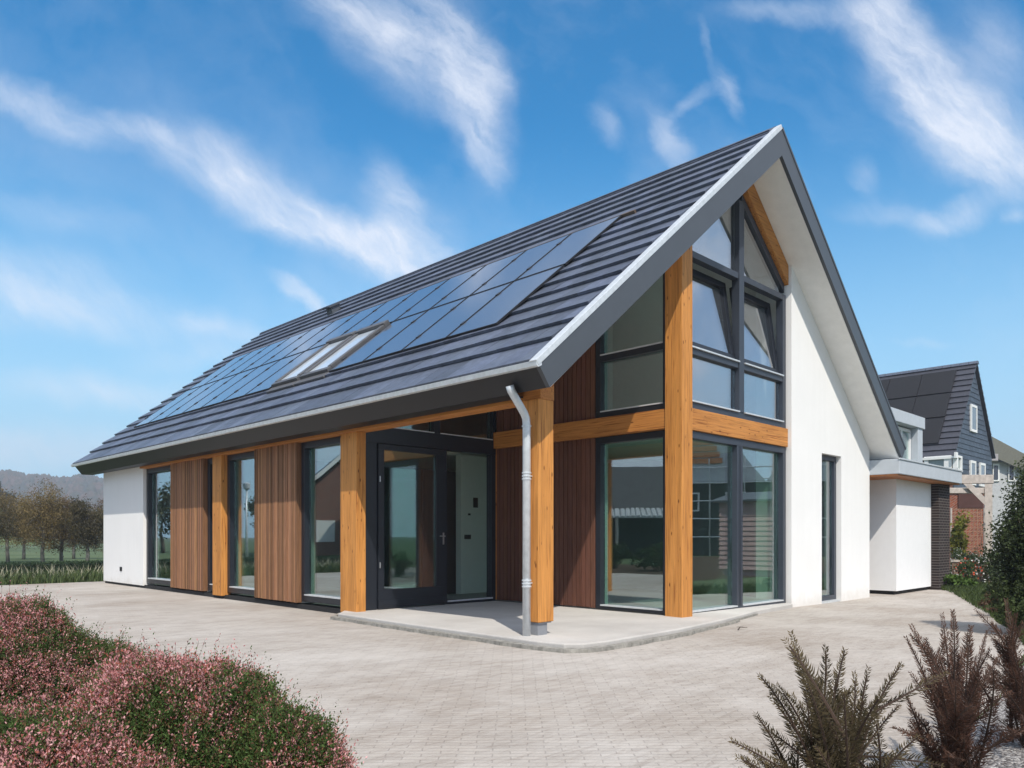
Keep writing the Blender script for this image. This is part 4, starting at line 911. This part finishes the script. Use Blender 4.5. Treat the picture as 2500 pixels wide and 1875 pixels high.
# clapboard shed
t = orient(None, 'timber_shed', 'pinkish clapboard shed mirrored in the right pane of the gable glass', 'shed', 24.3, .6, 0)
m = MB()
for k in range(14): m.hexa([(-1.2,-1.2,.15+k*.16),(1.2,-1.2,.15+k*.16),(1.2,1.2,.15+k*.16),(-1.2,1.2,.15+k*.16),(-1.17,-1.17,.31+k*.16),(1.17,-1.17,.31+k*.16),(1.17,1.17,.31+k*.16),(-1.17,1.17,.31+k*.16)])
m.box(-1.1,1.1,-1.1,1.1,-.1,.15); local(m, 'wall', simple('pink_clapboard', (.36,.25,.24), .8), t)
m = MB(); m.prism([(-1.4,2.38),(1.4,2.38),(1.4,2.44),(0,2.75),(-1.4,2.44)], 'Y', -1.4, 1.4); local(m, 'roof', MT['anth'], t)
# dark barn
t = orient(None, 'barn', 'long dark barn with corrugated lean-to roof, mirrored in the porch window', 'barn', -21, 27, rad(52))
m = MB(); m.box(-13,13,-4,4,-.2,2.9); local(m, 'wall', simple('black_boards', (.02,.02,.022), .8), t)
m = MB(); m.prism([(-4.4,2.8),(4.4,2.8),(0,5.6)], 'X', -13.4, 13.4); local(m, 'roof', simple('barn_roof', (.055,.055,.06), .8), t)
m = MB(); 
for k in range(90): x = -13+k*.29; m.hexa([(x,-6.2,2.3),(x+.2,-6.2,2.3),(x+.2,-4.0,2.85),(x,-4.0,2.85),(x,-6.2,2.38),(x+.2,-6.2,2.38),(x+.2,-4.0,2.93),(x,-4.0,2.93)])
m.hexa([(-13,-6.2,2.25),(13.1,-6.2,2.25),(13.1,-4.0,2.8),(-13,-4.0,2.8),(-13,-6.2,2.32),(13.1,-6.2,2.32),(13.1,-4.0,2.87),(-13,-4.0,2.87)])
local(m, 'lean_to_roof', simple('corrugated_sheet', (.42,.44,.45), .5, .2), t)
m = MB()
for x in range(-13, 14, 4): m.box(x,x+.15,-6.1,-5.95,-.1,2.3)
local(m, 'lean_to_posts', MT['greywood'], t)
# red brick house mirrored in the long side
t = orient(None, 'brick_house', 'red brick house with white barge boards, mirrored in the long side window', 'house', -15, 45, rad(25))
m = MB(); m.prism([(-4,-.2),(4,-.2),(4,2.9),(0,6.6),(-4,2.9)], 'Y', -6, 6); local(m, 'wall', MT['redbrick'], t)
m = MB(); m.prism([(-4.6,2.5),(0,6.75),(4.6,2.5),(4.6,2.75),(0,7.0),(-4.6,2.75)], 'Y', -6.3, 6.3); local(m, 'roof', MT['anth'], t)
m = MB(); m.prism([(-4.65,2.45),(0,6.72),(4.65,2.45),(4.65,2.72),(0,7.02),(-4.65,2.72)], 'Y', -6.4, -6.31); local(m, 'barge_board', MT['white'], t)
for x in (-2.2, 1.2):
    m = MB(); m.box(x,x+1.1,-6.06,-6.0,.9,2.2); local(m, 'window', MT['white'], t)
t = thing('street_lamp', 'slim grey lamp post mirrored in the middle long-side window', 'street lamp', (-.6, 29.2, -.05))
m = MB(); m.tube([(-.6,29.2,-.05),(-.6,29.2,3.1)], [.06,.035], 8); m.build('pole', MT['zinc'], t, smooth=True)
m = MB(); m.tube([(-.6,29.2,3.05),(-.6,29.2,3.12),(-.6,29.2,3.3),(-.6,29.2,3.36)], [.06,.13,.15,.03], 10); m.build('lamp_head', MT['pale'], t)
for k, (x, y, h) in enumerate(((-8,58,5.5),(-12,60,6),(-3.5,55,4.6),(-18,60,6.5),(-1,63,5.2),(-24,55,6),(-30,40,6.5))):
    tree('background_tree', ('mirrored tree directly behind the lamp post','mirrored tree left of the brick house','smallest mirrored tree in the far window','tall mirrored tree behind the brick house','mirrored tree at the field edge, farthest away','mirrored tree behind the barn end','tallest mirrored tree beside the barn')[k], 'tree', (x,y,-.05),
         [(0,0,h*.6,1.9,1.9,h*.35),(.9,.3,h*.5,1.4,1.4,h*.28),(-.8,-.3,h*.7,1.2,1.2,h*.25)], 3500, .22, ((.03,.035,.015),(.10,.11,.04)), .12, 'trees mirrored in the windows', 120+k)
for k, (x, y) in enumerate(((-3.5,15.5),(-4.2,18.2),(-5.2,13.6),(16,-3.5),(22,-7),(28,-6))):
    bush('garden_bush', ('dark garden bush mirrored low in the porch window','garden bush nearest the barn, mirrored in the porch window','small garden bush mirrored beside the timber corner post','rounded lawn bush mirrored in the gable glass','lawn bush in front of the half-built house, mirrored in the glass','lawn bush beside the clapboard shed, mirrored in the glass','bush at the lawn edge behind the viewer, mirrored in the glass')[k], 'bush', (x,y,-.08), .9, .9, (1.0 if x < 0 else .6), 3000, .09, ((.02,.035,.012),(.07,.10,.03)), 140+k, 'bushes mirrored in the glass')

# ================================================================== FOREGROUND PLANTS
def heather(label, px, d, R, H_, n, seed, pink=.0, grad=0.0):
    rng = np.random.default_rng(seed); c = W3(px, d, -.03); t = thing('heather_shrub', label, 'heather', tuple(c), 'pink heather shrubs in the left foreground')
    # lumpy dome
    u = rng.random(n)*6.283; w = np.arccos(1-rng.random(n)*.98); nrm = np.column_stack([np.sin(w)*np.cos(u), np.sin(w)*np.sin(u), np.cos(w)])
    def lump(Nm): return 1+.10*vnoise(Nm, 3.0, seed)+.075*vnoise(Nm, 9.0, seed+1)
    base = nrm*np.array([R,R,H_])*lump(nrm)[:,None]*.90+np.array(c)
    dirs = unit(nrm*.75+np.array([0,0,.75])+rng.normal(size=(n,3))*.28); ln = .05+.075*rng.random((n,1))**1.3
    tall = rng.random(n) < .06; ln[tall] *= 1.75
    z1 = vnoise(base, 4.2, seed+5)+.5*vnoise(base, 13, seed+6)+pink-grad*((base-np.array(c))@np.array([FY,-FX,0]))/R
    pk = z1+rng.normal(size=n)*.3 > -.12
    K_ = 15; f = (np.arange(K_)+.5)/K_
    P = base[:,None,:]+dirs[:,None,:]*ln[:,None,:]*f[None,:,None]; fr = np.broadcast_to(f, (n,K_)).reshape(-1)
    P = P.reshape(-1,3); Dd = np.repeat(dirs, K_, 0); pkr = np.repeat(pk, K_)
    isf = pkr & (fr > .38) & (rng.random(len(P)) < .85)
    g0 = np.array((.030,.062,.016)); g1 = np.array((.085,.135,.035)); tt = rng.random((len(P),1)); C = g0*(1-tt)+g1*tt
    brn = rng.random(len(P)) < .14; C[brn] = np.array((.15,.085,.045))*(.6+.7*rng.random((brn.sum(),1)))
    p0 = np.array((.40,.15,.15)); p1 = np.array((.70,.40,.39)); q = rng.random((len(P),1))**1.5; CP = p0*(1-q)+p1*q
    rust = rng.random(len(P)) < .22; CP[rust] = np.array((.30,.085,.06)); C[isf] = CP[isf]
    size_ = .0118; V, F, CC = leaves(P+rng.normal(size=P.shape)*.004, size_, C, rng, 2.1, Dd, .62)
    ti = np.where(rng.random(n) < .35)[0]; a0 = base[ti]; a1 = a0+dirs[ti]*ln[ti]*.97; sd = unit(np.cross(dirs[ti], rng.normal(size=(len(ti),3))))*.0011
    SV = np.stack([a0-sd, a0+sd, a1+sd*.5, a1-sd*.5], 1).reshape(-1,3); V = np.concatenate([V, SV]); F = np.concatenate([F, np.arange(len(SV)).reshape(-1,4)+4*len(P)]); CC = np.concatenate([CC, np.tile((.10,.055,.035), (len(SV),1))])
    npmesh('foliage', V, F, CC, MT['heath'], t)
    m = MB(); ns, nr = 26, 9                       # dark twig core, added to block light through the leaves
    for j in range(nr):
        w_ = j/(nr-1)*math.pi/2
        for i in range(ns):
            a = i/ns*6.283; nn = np.array([[math.sin(w_)*math.cos(a), math.sin(w_)*math.sin(a), math.cos(w_)]]); s_ = lump(nn)[0]*.90
            m.v.append((c.x+nn[0,0]*R*s_, c.y+nn[0,1]*R*s_, c.z+nn[0,2]*H_*s_)); m.c.append((1,1,1))
    for j in range(nr-1):
        for i in range(ns): m.face(j*ns+i, j*ns+(i+1)%ns, (j+1)*ns+(i+1)%ns, (j+1)*ns+i)
    m.build('twig_core', simple('heather_core_%d' % seed, (.022,.028,.014), .95, 0, .1, .5, 25), t, smooth=True)
heather('rounded green and pink heather in the middle of the foreground group', 430, 3.3, .60, .69, 24000, 201, -.12, .5)
heather('rear heather shrub, brownish pink, at the left edge', -20, 4.4, .86, .83, 22000, 202, -.12)
heather('nearest heather shrub, densest pink, in the bottom left corner', 40, 2.75, .60, .56, 16000, 203, .02)
heather('low pink heather between the corner shrub and the rounded green one', 235, 2.8, .42, .43, 9000, 205, -.08)
heather('smaller heather sprawling towards the middle of the paving', 695, 3.05, .25, .50, 7000, 204, .10)
m = MB(); m.prism([(W3(x,dd).x, W3(x,dd).y) for x, dd in ((-900,2.3),(-700,5.6),(-120,5.3),(240,4.5),(500,3.95),(740,3.3),(800,2.3))], 'Z', -.12, -.026); struct(m.build('soil', MT['soil']))

def fern(label, px, d, tips, seed, cols, base_w=.10, n_extra=26, basez=-.02, leafn=80):
    """fan of feathery branches; tips = (px, y, depth) on the 2500-wide chart"""
    rng = np.random.default_rng(seed); B = W3(px, d, basez); t = thing('feathery_shrub', label, 'shrub', tuple(B), 'brown feathery shrubs in the right foreground')
    T = [np.array(W3(a, dd, zy(b, dd))) for a, b, dd in tips]
    nt = len(T)
    for _ in range(n_extra):
        k = rng.integers(0, nt); T.append(np.array(B)+(T[k]-np.array(B))*(.45+.5*rng.random())+rng.normal(size=3)*np.array((.12,.12,.06)))
    P = []; Dd = []; Sd = []; Sz = []; Cc = []; m = MB()
    curves = []
    for tip in T:
        b0 = np.array(B)+np.array([rng.normal()*base_w*.4, rng.normal()*base_w*.4, 0]); v = tip-b0; Ls = np.linalg.norm(v)
        hv = v*np.array([1,1,0]); mid = b0+v*.5-hv*.16+np.array([0,0,.15*Ls])+rng.normal(size=3)*.05*Ls
        curves.append((b0, mid, tip))
        for _ in range(rng.integers(1, 4)):            # side plumes
            q = .25+.45*rng.random(); st_ = (1-q)**2*b0+2*q*(1-q)*mid+q*q*tip; tg = unit((1-q)*(mid-b0)+q*(tip-mid))
            dr = unit(tg*.9+rng.normal(size=3)*.42+np.array([0,0,.25])); ll = Ls*(.20+.22*rng.random())
            curves.append((st_, st_+dr*ll*.5+rng.normal(size=3)*.03*ll, st_+dr*ll+np.array([0,0,-.08*ll])))
    for b0, mid, tip in curves:
        Ls = np.linalg.norm(tip-b0); tip2 = tip; thin = .6 if Ls < .35 else 1.0
        nn = max(14, int(leafn*Ls/.8)); s = np.linspace(0, 1, nn)[:,None]
        C_ = (1-s)**2*b0+2*s*(1-s)*mid+s*s*tip2; tan = unit(2*(1-s)*(mid-b0)+2*s*(tip2-mid))
        m.tube([tuple(C_[i]) for i in range(0, nn, max(1, nn//10))], [.0068*thin*(1-.8*i/nn)+.001 for i in range(0, nn, max(1, nn//10))], 5)
        axis = unit(np.cross(tan, np.array([0,0,1.])+rng.normal(size=3)*.5)); nrm2 = unit(np.cross(axis, tan))
        for sgn in (-1, 1):
            for layer in (0, 1):
                sel = (s[:,0] > (.18 if Ls > .45 else .06))
                side = unit(axis*sgn*(1 if layer == 0 else .35)+nrm2*(0 if layer == 0 else sgn)+tan*.55+rng.normal(size=(nn,3))*.16)
                env = thin**.5*(.015+.028*np.sin(np.clip(s[:,0]*1.08, 0, 1)*math.pi)**.7)*(.8+.4*rng.random(nn))
                P.append(C_[sel]); Dd.append(side[sel]); Sz.append(env[sel]); Sd.append(tan[sel])
                q = rng.random((sel.sum(),1)); tipw = s[sel]**2*.5; Cc.append((np.array(cols[0])*(1-q)+np.array(cols[1])*q)*(1-tipw)+np.array(cols[2])*tipw)
    P = np.concatenate(P); Dd = np.concatenate(Dd); Sz = np.concatenate(Sz)[:,None]; Sd = np.concatenate(Sd); Cc = np.concatenate(Cc)
    wv = unit(np.cross(Dd, unit(np.cross(Dd, Sd))+rng.normal(size=P.shape)*.3)); hw = .0017+.0016*rng.random((len(P),1))
    up = unit(Sd+np.array([0,0,.3])); mid = P+Dd*Sz*.55+up*Sz*.02; end = P+Dd*Sz+up*Sz*.32
    V = np.stack([P, mid+wv*hw, end, mid-wv*hw], 1).reshape(-1,3); F = np.arange(len(V)).reshape(-1,4)
    npmesh('foliage', V, F, np.repeat(Cc,4,0), MT['leaf'], t); m.build('stems', simple('fern_stem_%d' % seed, (.05,.028,.018), .8), t)
bc = ((.030,.024,.014),(.085,.066,.034),(.20,.15,.075)); rc = ((.034,.018,.013),(.11,.052,.036),(.18,.10,.065))
fern('widest feathery shrub, olive-brown, with upright plumes over the paving', 2030, 2.75, [(1931,1545,2.9),(2015,1581,2.7),(2062,1588,2.85),(1935,1590,2.65),(1855,1650,2.7),(2120,1631,2.8),(2199,1624,2.7),(1787,1809,2.5),(1845,1745,2.6),(2195,1722,2.8),(2086,1645,3.0),(1800,1850,2.4),(1880,1700,2.8),(2240,1800,2.5),(1960,1640,2.4),(2150,1700,2.4),(2060,1690,2.3),(1990,1660,3.1)], 301, bc, .16, 22)
fern('reddish-brown feathery shrub on a bare clustered trunk over the gravel', 2333, 3.7, [(2224,1527,3.9),(2326,1492,3.8),(2300,1500,4.0),(2213,1700,3.5),(2260,1560,3.6),(2370,1530,3.7),(2205,1790,3.4),(2440,1600,3.8),(2470,1690,3.6),(2410,1540,4.1),(2290,1600,3.3),(2245,1640,3.8),(2390,1640,3.4),(2350,1580,4.1)], 302, rc, .10, 18, -.06)
fern('dark feathery shrub cut off by the right edge of the picture', 2520, 4.5, [(2456,1465,4.6),(2420,1520,4.5),(2400,1590,4.4),(2480,1500,4.3),(2510,1490,4.6),(2540,1520,4.4),(2430,1640,4.2),(2470,1580,4.2),(2500,1640,4.0),(2570,1480,4.6),(2600,1560,4.4)], 303, rc, .12, 16, -.06)
# small dead twig on the paving
t = thing('twig', 'small dark twig lying on the paving in front of the gable glass', 'twig', tuple(W3(1810, 9.9, -.02)))
m = MB(); a = W3(1802, 9.95, -.012); m.tube([a, a+Vector((.1,.02,.02)), a+Vector((.19,-.03,.008))], [.008,.006,.003], 6); m.tube([a+Vector((.1,.02,.02)), a+Vector((.13,.09,.012))], [.005,.002], 5); m.build('stem', MT['bark'], t)

# ================================================================== AIR
hb = MB(); hb.box(-760, 760, -760, 760, -1.3, 75)
hm_ = bpy.data.materials.new('air'); hm_.use_nodes = True; hm_.node_tree.nodes.clear()
pv = hm_.node_tree.nodes.new('ShaderNodeVolumePrincipled'); pv.inputs['Color'].default_value = (.80,.86,1,1); pv.inputs['Density'].default_value = .00095; pv.inputs['Anisotropy'].default_value = .1
mo = hm_.node_tree.nodes.new('ShaderNodeOutputMaterial'); hm_.node_tree.links.new(pv.outputs[0], mo.inputs['Volume'])
ho = hb.build('haze', hm_); ho['kind'] = 'stuff'; ho['label'] = 'thin bluish haze in front of the distant hill'; ho['category'] = 'haze'
